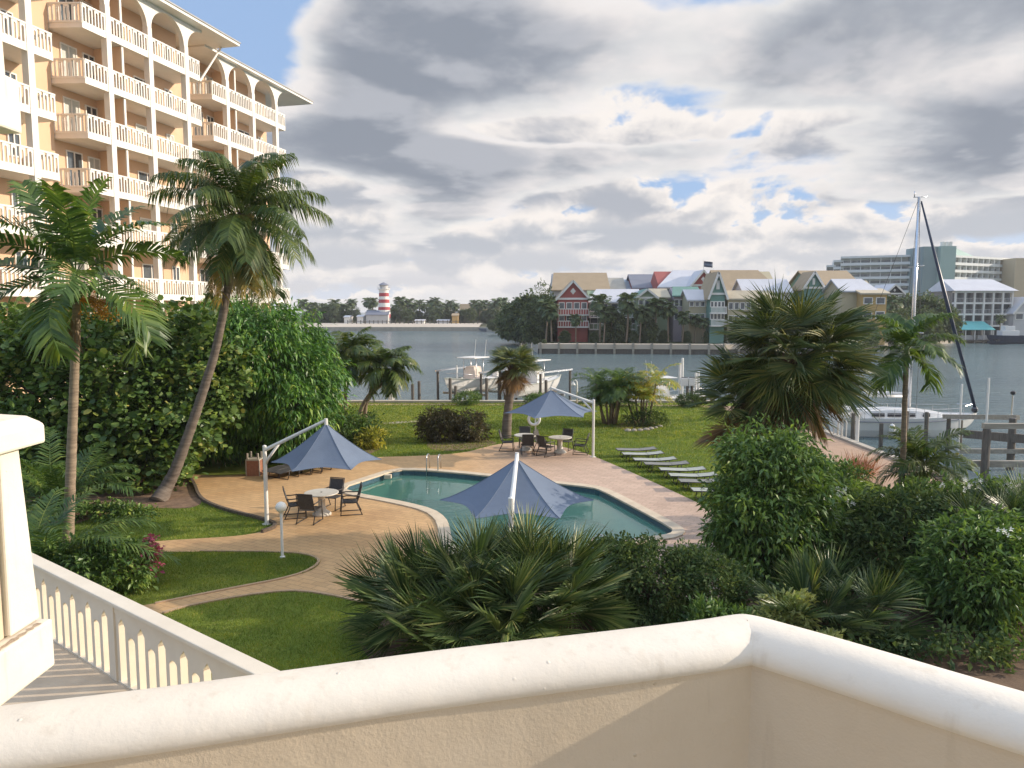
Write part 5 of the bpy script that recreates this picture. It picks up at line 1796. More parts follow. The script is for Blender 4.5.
def petals(ob, spots, size=.065):
    g = np.random.default_rng(9)
    for c in spots:
        m = MB()
        k = g.integers(3, 6)
        for j in range(k):
            q = np.array(c) + g.normal(0, .045, 3)
            for a in range(5):
                t = a * 1.2566 + g.uniform(0, .3)
                d = np.array((math.cos(t), -.5 + .5 * math.sin(t), .3 + .8 * math.sin(t)))
                s = np.array((-math.sin(t), math.cos(t), 0))
                m.add([q, q + d * size * .5 + s * size * .3, q + d * size, q + d * size * .5 - s * size * .3], [(0, 1, 2, 3)])
        m.build('flower_head', M['petal'], ob)


fr = sorted([o for o in COL.objects if o.name.startswith('frangipani')], key=lambda o: o.name)
g_ = np.random.default_rng(19)


def rim(n, cx, cy, cz, rx, ry, rz, g=g_):
    out = []
    for _ in range(n):
        a, e = g.uniform(-2.8, .2), g.uniform(.25, 1.3)
        out.append((cx + rx * math.cos(e) * math.cos(a), cy + ry * math.cos(e) * math.sin(a), cz + rz * math.sin(e)))
    return out


petals(fr[0], rim(9, 0, 0, .9, 1.05, 1.05, .95))
petals(fr[1], rim(11, 0, 0, .85, 2.0, 1.05, .95) + rim(9, 1.9, .1, .85, 1.5, 1.05, .9) + rim(6, -1.6, -.2, .75, 1.2, 1.0, .85))
petals(fr[2], rim(7, .2, 0, 1.1, 1.3, 1.1, 1.15))


def palmetto(label, loc, heads, mat, seed, Rr, pet, n=28, e_hi=86, e_lo=-5, wmul=1.0):
    g = np.random.default_rng(seed)
    r = T('palmetto', label, 'palmetto', loc)
    m, md, mt = MB(), MB(), MB()
    for (x, y, z, nf) in heads:
        mt = MB()
        mt.tube([(x * .7, y * .7, -.05), (x, y, z)], [.13, .10], 8)
        mt.build('stem', M['boots'], r, smooth=True)
        fan_head(m, md, np.array((x, y, z)), nf, pet, Rr, g, e_hi=e_hi, e_lo=e_lo, dead=2, n=n, spread=165, sag=.04, droop=22, az0=g.uniform(0, 6), wmul=wmul)
    m.build('fronds', M[mat], r)
    md.build('dead_fronds', M['leaf_dead'], r)
    return r


palmetto('large saw palmetto clump with stiff pointed fans below the front canopy', (-.35, 13.9, 0), [(-1.45, .2, .6, 26), (-.6, -.1, .85, 26), (.35, .35, .9, 26), (1.05, -.1, .75, 26), (0, -.75, .5, 18), (-1.1, -.6, .3, 16), (1.0, .6, .5, 16)], 'leaf_palmetto', 81, 1.0, .75, n=36, wmul=.36)
palmetto('smaller pale palmetto clump behind the parapet beside the yellow variegated bush', (6.45, 14.3, 0), [(-.5, 0, .25, 13), (.5, 0, .3, 13), (0, .4, .3, 9)], 'leaf_palmetto', 82, .9, .5, n=30, wmul=.42)
palmetto('palmetto with fine fans among the right hand flowering shrubs', (11.2, 16.8, 0), [(-.5, 0, 1.2, 16), (.6, .1, 1.3, 16)], 'leaf_palmetto', 83, .85, .65, n=32, wmul=.42)
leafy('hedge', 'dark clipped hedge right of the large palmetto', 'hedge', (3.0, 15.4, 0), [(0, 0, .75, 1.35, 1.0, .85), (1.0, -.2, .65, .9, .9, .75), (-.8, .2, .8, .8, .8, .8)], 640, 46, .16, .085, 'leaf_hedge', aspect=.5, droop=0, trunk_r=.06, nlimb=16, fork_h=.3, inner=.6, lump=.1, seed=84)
leafy('shrub', 'small leafy plant at the foot of the dark hedge', 'plant', (3.9, 14.0, 0), [(0, 0, .35, .75, .5, .45)], 90, 28, .14, .16, 'leaf_bush', aspect=.2, droop=-.4, trunk_r=.03, nlimb=6, fork_h=.15, seed=85)
leafy('variegated_bush', 'yellow green variegated bush above the parapet corner', 'shrub', (5.35, 14.1, 0), [(0, 0, .5, .5, .45, .5)], 90, 26, .13, .12, 'leaf_variegated', aspect=.4, droop=-.2, trunk_r=.03, nlimb=10, fork_h=.15, seed=86)
leafy('variegated_bush', 'tiny yellow green bush in front of the pale palmetto', 'shrub', (5.95, 13.45, 0), [(0, 0, .25, .28, .28, .25)], 40, 20, .1, .10, 'leaf_variegated', aspect=.4, droop=-.2, trunk_r=.02, nlimb=6, fork_h=.1, seed=87)
leafy('ground_cover', 'straggling low plants on the bare soil at the lower right', 'plant', (8.2, 13.5, 0), [(0, 0, .15, 1.6, .6, .3), (-1.5, .4, .15, .8, .5, .3)], 90, 24, .2, .13, 'leaf_hedge', aspect=.5, trunk_r=.02, nlimb=4, fork_h=.1, seed=88, parts=False)
lo = G(856, 478)
m_ = MB()
g_ = np.random.default_rng(12)
n_ = 900
p_ = g_.normal(0, .28, (n_, 3)) * np.array((1, .8, 0)) + np.array((0, 0, .02))
leaf_cloud(m_, p_, unit(p_ * .8 + np.array((0, 0, .6))), .75, .02, -.2, .3, g_)
tag(m_.build('ornamental_grass', M['leaf_redgrass'], None, loc=tuple(lo)), 'tuft of reddish ornamental grass beside the quay walkway', 'grass tuft')
leafy('bush', 'low bush by the walkway under the large fan palm', 'bush', (11.2, 25.3, 0), [(0, 0, .6, 1.1, .9, .7)], 120, 32, .2, .14, 'leaf_bush', aspect=.35, trunk_r=.05, nlimb=8, fork_h=.2, seed=89)

# stones edging the bed on the far lawn
m_ = MB()
g_ = np.random.default_rng(6)
for i, (px, py) in enumerate([(640, 431), (646, 430.3), (651, 429.5), (656, 428.5), (660, 427), (634, 431.4), (628, 431.5)]):
    q = G(px, py)
    o_ = MB()
    o_.sphere((0, 0, .05), .16 * g_.uniform(.8, 1.3), 8, sq=.6)
    ob = o_.build('edging_stone', M['stone'], None, loc=tuple(q))
    ob.scale = (g_.uniform(.8, 1.3), g_.uniform(.7, 1.1), 1)
    tag(ob, 'small pale stone edging the areca palm bed', 'stone', 'stones edging the areca bed')

# ---- far trees: one of each kind, then copies
far_palm, _ = feather_palm('far_palm', 'palm in front of the coloured houses', 'palm tree', (0, 0, -50), [(0, 0, 0), (.2, 0, 3), (.3, 0, 6), (.35, 0, 8)], [.25, .2, .18, .17], 22, 2.6, .95, .24, 'leaf_farpalm', e_hi=80, e_lo=-40, droop=(65, 90), n=16, bark='bark_palm', seed=91, sag=.4, rings=0, tn=6)
far_tree = leafy('far_tree', 'dark tree', 'tree', (0, 0, -50), [(0, 0, 4.2, 3.2, 3.0, 3.6), (1.8, 0, 3.0, 2.2, 2, 2.6), (-1.9, .3, 3.2, 2.2, 2, 2.8)], 220, 26, .75, .62, 'leaf_far', aspect=.55, droop=.3, trunk_r=.3, nlimb=12, fork_h=1.0, inner=.4, seed=92)
far_tree2 = leafy('far_tree', 'tall loose tree', 'tree', (0, 0, -50), [(0, 0, 5.0, 2.2, 2.2, 4.6), (.9, 0, 7.5, 1.3, 1.3, 2.6), (-1.0, .3, 3.4, 1.8, 1.8, 2.8)], 190, 24, .7, .6, 'leaf_far', aspect=.3, droop=.5, trunk_r=.28, nlimb=14, fork_h=1.4, inner=.35, lump=.3, seed=93)
far_bush = leafy('far_bush', 'clipped bush', 'bush', (0, 0, -50), [(0, 0, .9, 2.0, 1.0, 1.0)], 90, 22, .4, .4, 'leaf_far', aspect=.5, trunk_r=.1, nlimb=4, fork_h=.3, seed=94)
USED = {}


def far(proto, px, ytop, Y, h0, label, group, z0=.37, wide=1.0):
    """copy of a far tree whose top stands at picture row ytop"""
    p = P(px, ytop, Y)
    s = (p[2] - z0) / h0
    if proto.name in USED:
        o = dup(proto, (p[0], Y, z0), random.uniform(0, 6.28), label, group)
    else:
        USED[proto.name] = 1
        o = proto
        o.location = (float(p[0]), Y, z0)
        tag(o, label, None, group)
    o.scale = (s * wide, s * wide, s)
    return o


random.seed(5)
GP = 'palms in front of the coloured houses'
for px, yt, Y in ((546, 296, 150), (552, 303, 149), (576, 312, 147), (600, 291, 148.5), (604, 304, 147.5), (612, 304, 149), (627, 289.5, 148), (640, 304, 147.5), (647, 302, 148.5), (655, 295, 149), (669, 297.5, 148.5), (683, 309, 147), (695, 312, 147.5), (704, 316, 146.5), (735, 320, 146), (765, 305, 145)):
    far(far_palm, px, yt, Y, 10.2, 'palm growing in front of the coloured waterfront houses', GP, wide=1.0)
GP = 'bushy trees in front of the coloured houses'
for px, yt, Y in ((565, 330, 148), (594, 332, 148), (617, 312, 149.5), (634, 331, 148), (649, 318, 149), (664, 330, 149), (687, 331, 147.5), (707, 331, 147), (732, 331, 146), (860, 316, 138), (872, 324, 137)):
    far(far_tree, px, yt, Y, 7.9, 'bushy tree growing in front of the coloured waterfront houses', GP, wide=.85)
GP = 'clipped bushes along the village sea wall'
for px in (552, 562, 571, 583, 600, 608, 624, 634, 645, 657, 668, 679, 690, 702, 714, 726):
    far(far_bush, px, 343 + random.uniform(-1.5, 1.5), 146.2 - (px - 560) * .004, 1.9, 'clipped dark bush along the village sea wall', GP, wide=1.25)
GP = 'dark trees on the wooded point'
for px, yt, Y in ((510, 305, 183), (518, 300, 178), (526, 296, 172), (532, 293, 168), (541, 291, 164), (548, 296, 161), (536, 301, 158), (527, 308, 166), (517, 313, 172), (545, 306, 155), (507, 315, 186), (538, 315, 154)):
    far(far_tree2 if int(px) % 2 else far_tree, px, yt, Y, 9.6 if int(px) % 2 else 7.9, 'dark tree on the wooded point left of the coloured houses', GP, wide=.95)
for px in (494, 502, 509, 516, 523, 529, 536, 544):
    q = np.interp(px, [480, 508, 522, 538, 560], [334, 335.5, 345, 354, 354])
    Y = float(G(px, q, SEA)[1]) + 3.0
    far(far_bush, px, q - 14, Y, 1.9, 'dark mangrove bush at the waterline of the wooded point', 'mangroves on the wooded point', wide=.62)
GP = 'palms behind the far beach'
for i, px in enumerate((303, 309, 315, 322, 329, 335, 341, 346, 351, 368, 373, 394, 399, 404, 409, 414, 419, 424, 431, 436, 441, 446, 450, 455, 474, 479, 484, 492, 497, 503)):
    far(far_palm, px, random.uniform(294.5, 303), 352 + (i * 37) % 23, 10.2, 'palm in the row behind the far beach', GP, z0=1.35, wide=1.15)
GP = 'trees behind the far beach'
for i, px in enumerate((305, 313, 326, 334, 342, 350, 357, 372, 393, 400, 408, 418, 428, 436, 444, 453, 463, 470, 478, 486, 494, 500)):
    far(far_tree if i % 3 else far_tree2, px, random.uniform(303, 311), 347 + (i * 29) % 17, 7.9 if i % 3 else 9.6, 'dark tree in the row behind the far beach', GP, z0=1.35, wide=1.1)
GP = 'trees behind the slender palm'
for px, yt, Y in ((904, 297, 170), (914, 296, 168), (924, 293.5, 172), (933, 297, 166), (941, 302, 168), (910, 307, 155), (921, 308, 153), (930, 311, 157), (938, 317, 165), (897, 309, 150), (946, 322, 178)):
    far(far_tree, px, yt, Y, 7.9, 'bushy green tree behind the moored yacht mast', GP, wide=.9)
for px, yt, Y in ((893, 292, 165), (951, 312, 180), (1001, 313, 186)):
    far(far_palm, px, yt, Y, 10.2, 'palm near the white three storey waterfront building', 'palms near the waterfront building', wide=.9)
# ================================================================== FURNITURE AND SMALL THINGS
def shade(label, base, pole_top, apex, Rc, zc, rot, n=6):
    """cantilever shade: pole at base, arm from the pole top to the apex, six cornered tent"""
    base, pole_top, apex = (np.array(q, float) for q in (base, pole_top, apex))
    r = T('shade_canopy', label, 'shade canopy', base)
    a, t = apex - base, pole_top - base
    m = MB()
    m.tube([(0, 0, 0), (0, 0, t[2])], [.062, .058], 14)
    m.tube([(0, 0, t[2]), (0, 0, t[2] + .03)], [.066, .02], 14)
    m.build('pole', M['white'], r, smooth=False)
    m = MB()
    m.tube([(0, 0, 0), (0, 0, .015)], [.14, .14], 16)
    m.build('base_plate', M['white'], r)
    ae = a + np.array((0, 0, .10))
    m = MB()
    st = t - np.array((0, 0, .12))
    m.tube([st, ae], [.058, .045], 12)
    m.tube([ae + (0, 0, .05), ae - (0, 0, .16)], [.05, .05], 10)
    m.build('arm', M['white'], r)
    m = MB()
    d = (ae - st)
    hd = d / np.linalg.norm(d)
    m.tube([st - np.array((0, 0, .45)), st - np.array((0, 0, .30)) + hd * .12, st + hd * .55], [.04, .045, .04], 8)
    m.build('bracket', M['white'], r, smooth=True)
    # cloth: edges curve inwards between the corners, the tent sags towards them
    ring, seg = 9, 8
    N = n * seg
    V = [tuple(a)]
    for i in range(1, ring + 1):
        u = i / ring
        for j in range(N):
            ph = (j % seg) / seg
            th = rot + 2 * math.pi * j / N
            k = 1 - .125 * math.sin(math.pi * ph) * u
            # straight chord between corners, then pulled in
            chord = math.cos(math.pi / n) / math.cos(math.pi / n * (2 * ph - 1))
            rr = Rc * u * chord * k
            z = a[2] + (zc - a[2]) * (1 - (1 - u) ** 1.28) + .06 * math.sin(math.pi * ph) * u ** 2
            V.append((a[0] + rr * math.cos(th), a[1] + rr * math.sin(th), z))
    F = [(0, 1 + j, 1 + (j + 1) % N) for j in range(N)]
    for i in range(ring - 1):
        for j in range(N):
            F.append((1 + i * N + j, 1 + (i + 1) * N + j, 1 + (i + 1) * N + (j + 1) % N, 1 + i * N + (j + 1) % N))
    m = MB()
    m.add(V, F)
    cl = m.build('cloth', M['canopy'], r, smooth=False)
    so = cl.modifiers.new('thickness', 'SOLIDIFY')
    so.thickness = .006
    m = MB()
    for c in range(n):
        V2 = [V[0]] + [V[1 + i * N + c * seg] for i in range(ring)]
        m.tube([np.array(q) + np.array((0, 0, .004)) for q in V2], .009, 5)
    m.build('seam', M['canopy'], cl)
    return r


b_ = G(267, 524)
shade('blue cantilever shade on a white pole beside the left lawn', b_, P(265, 446, b_[1]), P(326, 423.5, 22.0), 1.62, 2.06, R(8))
b_ = G(593, 457)
shade('blue cantilever shade over the far tables by the lawn', b_, P(593, 400, b_[1]), P(551, 390, 33.2), 2.12, 2.02, R(8))
b_ = np.array((-.02, 15.35, 0))
shade('near blue cantilever shade over the pool seen behind the large palmetto', b_, P(511.5, 498, 15.35), P(517, 459, 17.4), 1.84, 2.04, R(0))

# ---- sling chair, table, loungers
CH = T('patio_chair', 'x', 'chair')


def chair_parts(r):
    m = MB()
    # seat and back are curved slings
    for nm, pts in (('seat', [(.24, .42), (.08, .40), (-.10, .39), (-.22, .41)]), ('backrest', [(-.22, .45), (-.28, .62), (-.34, .80), (-.37, .93)])):
        m = MB()
        V = []
        for y, z in pts:
            for x in (-.24, .24):
                V += [(x, y, z), (x, y, z - .015)]
        F = []
        for i in range(len(pts) - 1):
            k = i * 4
            F += [(k, k + 4, k + 6, k + 2), (k + 1, k + 3, k + 7, k + 5), (k, k + 1, k + 5, k + 4), (k + 2, k + 6, k + 7, k + 3)]
        F += [(0, 2, 3, 1), (len(V) - 4, len(V) - 3, len(V) - 1, len(V) - 2)]
        m.add(V, F)
        m.build(nm, M['sling'], r)
    m = MB()
    for sx in (-.26, .26):
        m.tube([(sx, .26, .415), (sx, -.22, .40), (sx, -.30, .62), (sx, -.39, .95)], .017, 7)
    m.tube([(-.26, -.39, .95), (.26, -.39, .95)], .017, 7)
    m.tube([(-.26, .26, .415), (.26, .26, .415)], .015, 7)
    m.build('frame', M['dark_metal'], r, smooth=True)
    for sx in (-.28, .28):
        m = MB()
        m.tube([(sx, .30, .0), (sx, .27, .3), (sx, .24, .62)], .017, 7)
        m.build('leg', M['dark_metal'], r, smooth=True)
        m = MB()
        m.tube([(sx, -.38, .0), (sx, -.24, .3), (sx, -.20, .41)], .017, 7)
        m.build('leg', M['dark_metal'], r, smooth=True)
        m = MB()
        m.tube([(sx, .27, .63), (sx, .1, .65), (sx, -.15, .635), (sx, -.31, .64)], .02, 7)
        m.build('armrest', M['dark_metal'], r, smooth=True)
        m = MB()
        m.tube([(sx, .30, .018), (sx, -.38, .018)], .014, 6)
        m.build('runner', M['dark_metal'], r, smooth=True)


chair_parts(CH)
first_chair = [True]


def chair(x, y, face, label, group):
    """face: direction the sitter looks (radians from +x)"""
    rz = face - math.pi / 2
    if first_chair[0]:
        first_chair[0] = False
        CH.location, CH.rotation_euler = (float(x), float(y), .008), (0, 0, rz)
        return tag(CH, label, None, group)
    return dup(CH, (x, y, .008), rz, label, group)


TB = T('patio_table', 'x', 'table')
m_ = MB()
m_.lathe([(.50, .70), (.535, .705), (.545, .72), (.54, .737), (.52, .742), (.001, .742)], 36)
m_.build('table_top', M['tabletop'], TB, smooth=False)
m_ = MB()
m_.lathe([(.30, 0), (.30, .05), (.25, .10), (.15, .16), (.11, .30), (.11, .55), (.18, .66), (.30, .699)], 24)
m_.build('pedestal', M['tabletop'], TB, smooth=True)
m_ = MB()
m_.tube([(0, 0, .742), (0, 0, .752)], .03, 10)
m_.build('parasol_hole', M['dark_metal'], TB)


def around(cx, cy, items, group):
    for ang, rad, label in items:
        x, y = cx + rad * math.cos(R(ang)), cy + rad * math.sin(R(ang))
        chair(x, y, math.atan2(cy - y, cx - x) + random.uniform(-.12, .12), label, group)


c_ = G(322, 515)
TB.location = (c_[0], c_[1], .008)
tag(TB, 'round pale table near the left shade pole', None, 'round patio tables')
around(c_[0], c_[1], ((195, .78, 'dark sling chair left of the table near the left shade pole'), (258, .80, 'dark sling chair with its back to us at the table near the left shade pole'),
                      (12, .88, 'dark sling chair right of the table near the left shade pole'), (80, .80, 'dark sling chair behind the table near the left shade pole')), 'chairs round the near left table')
c_ = G(525.5, 450.5)
dup(TB, (c_[0], c_[1], .008), .3, 'round white table nearest the sabal palm trunk', 'round patio tables')
around(c_[0], c_[1], ((180, .85, 'dark chair at the left end of the table nearest the sabal palm trunk'), (275, .85, 'dark chair with its back to us at the table nearest the sabal palm trunk'), (90, .85, 'dark chair on the far side of the table nearest the sabal palm trunk')), 'chairs round the table by the sabal palm')
c_ = G(560, 453)
dup(TB, (c_[0], c_[1], .008), .7, 'round pale table under the blue shade by the lawn', 'round patio tables')
around(c_[0], c_[1], ((225, .95, 'dark chair at front left of the table under the lawn side shade'), (150, .9, 'dark chair at back left of the table under the lawn side shade'), (-15, .95, 'dark chair right of the table under the lawn side shade'), (70, .85, 'dark chair behind the table under the lawn side shade')), 'chairs round the table under the lawn side shade')

# loungers: bed along +x, head at the +x end
def lounger_parts(r, bed, arch):
    m = MB()
    if arch:
        pts = [(-1.0, .30), (-.6, .34), (-.2, .36), (.1, .33), (.35, .38), (.65, .55), (.95, .78)]
    else:
        pts = [(-.88, .345), (-.55, .34), (-.2, .325), (.2, .325), (.3, .335), (.6, .36), (.88, .40)]
    V = []
    for x, z in pts:
        for y in (-.27, .27):
            V += [(x, y, z), (x, y, z - .018)]
    F = []
    for i in range(len(pts) - 1):
        k = i * 4
        F += [(k + 2, k + 6, k + 4, k), (k + 5, k + 7, k + 3, k + 1), (k, k + 4, k + 5, k + 1), (k + 2, k + 3, k + 7, k + 6)]
    F += [(0, 1, 3, 2), (len(V) - 4, len(V) - 2, len(V) - 1, len(V) - 3)]
    m.add(V, F)
    m.build('sling_bed', bed, r)
    m = MB()
    for sy in (-.285, .285):
        m.tube([(x, sy, z - .008) for x, z in pts], .019, 7)
    for x, z in (pts[0], pts[3], pts[-1]):
        m.tube([(x, -.31, z - .012), (x, .31, z - .012)], .017, 7)
    m.build('frame', M['dark_metal'], r, smooth=True)
    for x in (-.62, .55):
        for sy in (-.30, .30):
            m = MB()
            z = np.interp(x, [p[0] for p in pts], [p[1] for p in pts]) - .01
            m.tube([(x - .06, sy, 0), (x, sy, z * .6), (x + .02, sy, z)], .018, 7)
            m.build('leg', M['dark_metal'], r, smooth=True)
    m = MB()
    for x in (-.68, .49):
        m.tube([(x, -.30, .02), (x, .30, .02)], .014, 6)
    m.build('crossbar', M['dark_metal'], r, smooth=True)


LG = 'flat loungers in a row on the grass'
protos = {}
for i, (px, py, bed, lbl) in enumerate(((636, 456.5, 'sling_grey', 'flat grey lounger, farthest of the row on the grass'), (642.5, 461, 'sling_pale', 'pale flat lounger second from the far end of the grass row'),
                                        (654.5, 467, 'sling_pale', 'pale flat lounger third from the far end of the grass row'), (666, 471.5, 'sling_grey', 'grey flat lounger in the middle of the grass row'),
                                        (682, 477.5, 'sling_pale', 'pale flat lounger fifth from the far end of the grass row'), (692.5, 483.5, 'sling_pale', 'pale flat lounger third from the near end of the grass row'),
                                        (703, 489.5, 'sling_grey', 'flat lounger second from the near end partly behind the tall bush'), (717, 499, 'sling_pale', 'pale flat lounger mostly hidden behind the tall bush'))):
    q = G(px, py)
    if bed not in protos:
        protos[bed] = T('lounger', lbl, 'lounger', q, R(3), LG)
        lounger_parts(protos[bed], M[bed], False)
    else:
        dup(protos[bed], q, R(random.uniform(-2, 5)), lbl, LG)
LG = 'dark loungers beyond the left shade'
ld = None
for i, (px, py) in enumerate(((287, 474.5), (297, 476), (307.5, 473.5), (317, 471.5), (328, 470))):
    q = G(px, py)
    lbl = 'dark lounger %s of the row beyond the left blue shade' % ('leftmost', 'second from left', 'in the middle', 'second from right', 'rightmost')[i]
    if ld is None:
        ld = T('lounger', lbl, 'lounger', (q[0], q[1], .008), R(60), LG)
        lounger_parts(ld, M['sling'], True)
    else:
        dup(ld, (q[0], q[1], .008), R(60 + random.uniform(-8, 8)), lbl, LG)

# globe lamp, hooked quay lamp
q = G(282.5, 557.5)
r_ = T('globe_lamp', 'short white post lamp with a round globe on the left lawn', 'lamp', q)
m_ = MB()
m_.lathe([(.07, 0), (.07, .03), (.037, .05), (.034, 1.2), (.05, 1.21), (.05, 1.25)], 14)
m_.build('post', M['white'], r_)
m_ = MB()
m_.sphere((0, 0, 1.37), .145, 20)
m_.build('globe', M['globe'], r_, smooth=True)
q = np.array((P(577, 400, 52.2)[0], 52.2, 0))
r_ = T('quay_lamp', 'white lamp post with a hooked arm and bell shade by the sea wall', 'lamp post', q)
zt = P(577, 380, 52.2)[2]
m_ = MB()
m_.tube([(0, 0, 0), (0, 0, zt - .35), (-.03, 0, zt - .1), (-.13, 0, zt), (-.24, 0, zt - .03), (-.27, 0, zt - .12)], [.06, .05, .045, .04, .035, .03], 8)
m_.build('post', M['white'], r_, smooth=True)
m_ = MB()
m_.lathe([(.03, 0), (.07, -.07), (.14, -.19), (.18, -.27)], 14, (-.27, 0, zt - .1))
m_.build('lamp_shade', M['white'], r_, smooth=True)

# brick bin
q = G(255, 475)
r_ = T('brick_bin', 'brick litter bin with a pale framed top in front of the mango tree', 'bin', q)
m_ = MB()
m_.box(-.24, .24, -.24, .24, 0, .62)
m_.build('body', M['brick'], r_, bevel=.01)
m_ = MB()
m_.box(-.27, .27, -.27, .27, .625, .68)
for sx in (-.24, .18):
    for sy in (-.24, .18):
        m_.box(sx, sx + .06, sy, sy + .06, .685, .92)
m_.box(-.28, -.245, -.245, -.2, 0, .62).box(.245, .28, -.245, -.2, 0, .62)
m_.build('frame', M['concrete'], r_)
# low white sign/seat glimpsed under the mango tree
q = G(240, 498)

# life ring on its post
q = np.array((*G(535.5, 441)[:2], 0))
r_ = T('life_ring', 'white life ring hung on a short post behind the far tables', 'life ring', q)
m_ = MB()
m_.box(-.04, .04, -.03, .03, 0, 1.35)
m_.build('post', M['white'], r_)
m_ = MB()
V_, F_ = [], []
for i in range(24):
    a = 2 * math.pi * i / 24
    for j in range(10):
        b = 2 * math.pi * j / 10
        rr = .27 + .075 * math.cos(b)
        V_.append((-.08 + rr * math.cos(a), -.13 + .075 * math.sin(b), 1.12 + rr * math.sin(a)))
for i in range(24):
    for j in range(10):
        F_.append((i * 10 + j, i * 10 + (j + 1) % 10, (i + 1) % 24 * 10 + (j + 1) % 10, (i + 1) % 24 * 10 + j))
m_.add(V_, F_)
m_.build('ring', M['gel'], r_, smooth=True)

# ================================================================== QUAY, PILES, BOATS
def pile(px, ytop, ybase, Y, label, r=.14, mat='wood_pile', cap=False, white=False, group=None, zb=SEA - .8, name='mooring_pile', cat='pile'):
    p = P(px, ytop, Y)
    m = MB()
    h = p[2] - zb
    m.tube([(0, 0, 0), (.01, 0, h * .5), (0, 0, h - .04), (0, 0, h)], [r * 1.05, r, r * .97, r * .75], 12)
    o = m.build(name, M[mat], None, loc=(float(p[0]), float(Y), zb))
    return tag(o, label, cat, group)


for px, yt, Y, lbl in ((412.5, 384, 55.0, 'dark mooring pile, left of two standing alone by the sea wall'), (419, 381, 55.2, 'dark mooring pile, right of two standing alone by the sea wall'),
                       (450, 378, 55.0, 'dark pile at the bow of the left motorboat'), (455.5, 386, 55.6, 'short dark pile just right of the left motorboat bow'), (460, 377, 60.5, 'dark pile behind the left motorboat'),
                       (486.5, 378, 55.0, 'brown pile at the right end of the left motorboat'), (499, 377, 57.0, 'pile with pale wrap between the two motorboats'), (505, 380, 57.5, 'dark pile nearest the sabal trunk on its left'),
                       (516, 379, 57.5, 'dark pile nearest the sabal trunk on its right'), (546, 380, 55.0, 'dark pile beside the right motorboat hull'), (553.5, 378, 60.5, 'dark pile behind the right motorboat'),
                       (687.5, 386, 55.0, 'dark pile under the left white lift motor'), (692, 386, 55.3, 'dark pile under the right white lift motor'), (711, 398, 55.0, 'stub of a pile near the black bin')):
    pile(px, yt, 0, Y, lbl, .115)
for px, yt, Y, rr, lbl in ((391, 377, 54.4, .24, 'thick white pole behind the leaning palms'), (680, 363, 56.0, .10, 'white guide pole, left of the tall pair beside the lift motors'), (682.6, 358, 58, .10, 'tallest white guide pole beside the lift motors'), (696, 372, 56.0, .09, 'white guide pole, left of the close pair right of the lift motors'),
                           (698.5, 371.5, 57.0, .09, 'white guide pole, right of the close pair right of the lift motors'), (457, 365.5, 58.0, .06, 'thin white pole at the bow of the left motorboat'), (655.5, 378, 55, .10, 'white pole among the yellowing areca fronds')):
    pile(px, yt, 0, Y, lbl, rr, 'white', name='guide_pole', cat='pole')
for px, lbl in ((684, 'white box on the left lift pile'), (691.5, 'white box on the right lift pile')):
    p = P(px, 381.5, 55.15)
    r_ = T('lift_motor', lbl, 'lift motor', p)
    m_ = MB()
    m_.box(-.24, .24, -.2, .2, -.32, .28)
    m_.build('housing', M['gel'], r_, bevel=.04)
    m_ = MB()
    m_.box(-.2, .2, -.16, .16, .285, .33)
    m_.build('cover', M['tint'], r_)
q = np.array((P(701, 402, 53.0)[0], 52.7, 0))
r_ = T('wheeled_bin', 'black wheeled bin standing on the sea wall', 'bin', (q[0], q[1], .01))
m_ = MB()
V_ = []
for z, e in ((.06, .19), (.42, .24)):
    V_ += [(-e, -e, z), (e, -e, z), (e, e, z), (-e, e, z)]
m_.add(V_, [(3, 2, 1, 0), (4, 5, 6, 7), (0, 1, 5, 4), (1, 2, 6, 5), (2, 3, 7, 6), (3, 0, 4, 7)])
m_.build('body', M['tint'], r_)
m_ = MB()
m_.box(-.26, .26, -.27, .27, .425, .47)
m_.build('lid', M['tint'], r_, bevel=.015)
for sx in (-.2, .2):
    m_ = MB()
    m_.tube([(sx - .03, .17, .07), (sx + .03, .17, .07)], .07, 12)
    m_.build('wheel', M['dark_metal'], r_)


def hull_mesh(L, B, H, n=15, flare=.78, deck_mat=0, transom=.9, sheer=.25, keel=.0):
    """boat hull along +x (bow at +x); returns a mesh builder, keel line at z=0"""
    m = MB()
    V, k = [], 9
    for i in range(n):
        u = i / (n - 1)
        b = B / 2 * (transom + (1 - transom) * min(u / .35, 1)) * (1 - max(0, (u - .45) / .55) ** 2.2)
        b = max(b, .015)
        zs = H + sheer * max(0, u - .3) ** 1.6
        rise = (max(0, u - .7) / .3) ** 2 * H * .62
        x = -L / 2 + L * u
        xs = x
        for j in range(k):
            v = j / (k - 1) * 2 - 1
            a = abs(v)
            yy = b * math.copysign((a ** .6), v) * (flare + (1 - flare) * a)
            zz = rise + (zs - rise) * (a ** 2.4)
            xx = xs + (.16 * L * a ** 1.5 * max(0, u - .6) * .9)
            V.append((xx, yy, zz))
    F = []
    for i in range(n - 1):
        for j in range(k - 1):
            F.append((i * k + j, i * k + j + 1, (i + 1) * k + j + 1, (i + 1) * k + j))
    F.append(tuple(range(k))[::-1])
    m.add(V, F, 0)
    # deck, slightly below the sheer
    D = []
    for i in range(n):
        a, b = V[i * k], V[i * k + k - 1]
        D += [(a[0], a[1] * .97, a[2] - .06), (b[0], b[1] * .97, b[2] - .06)]
    m.add(D, [(2 * i, 2 * i + 2, 2 * i + 3, 2 * i + 1) for i in range(n - 1)], 0)
    rub = [V[i * k] for i in range(n)], [V[i * k + k - 1] for i in range(n)]
    return m, rub


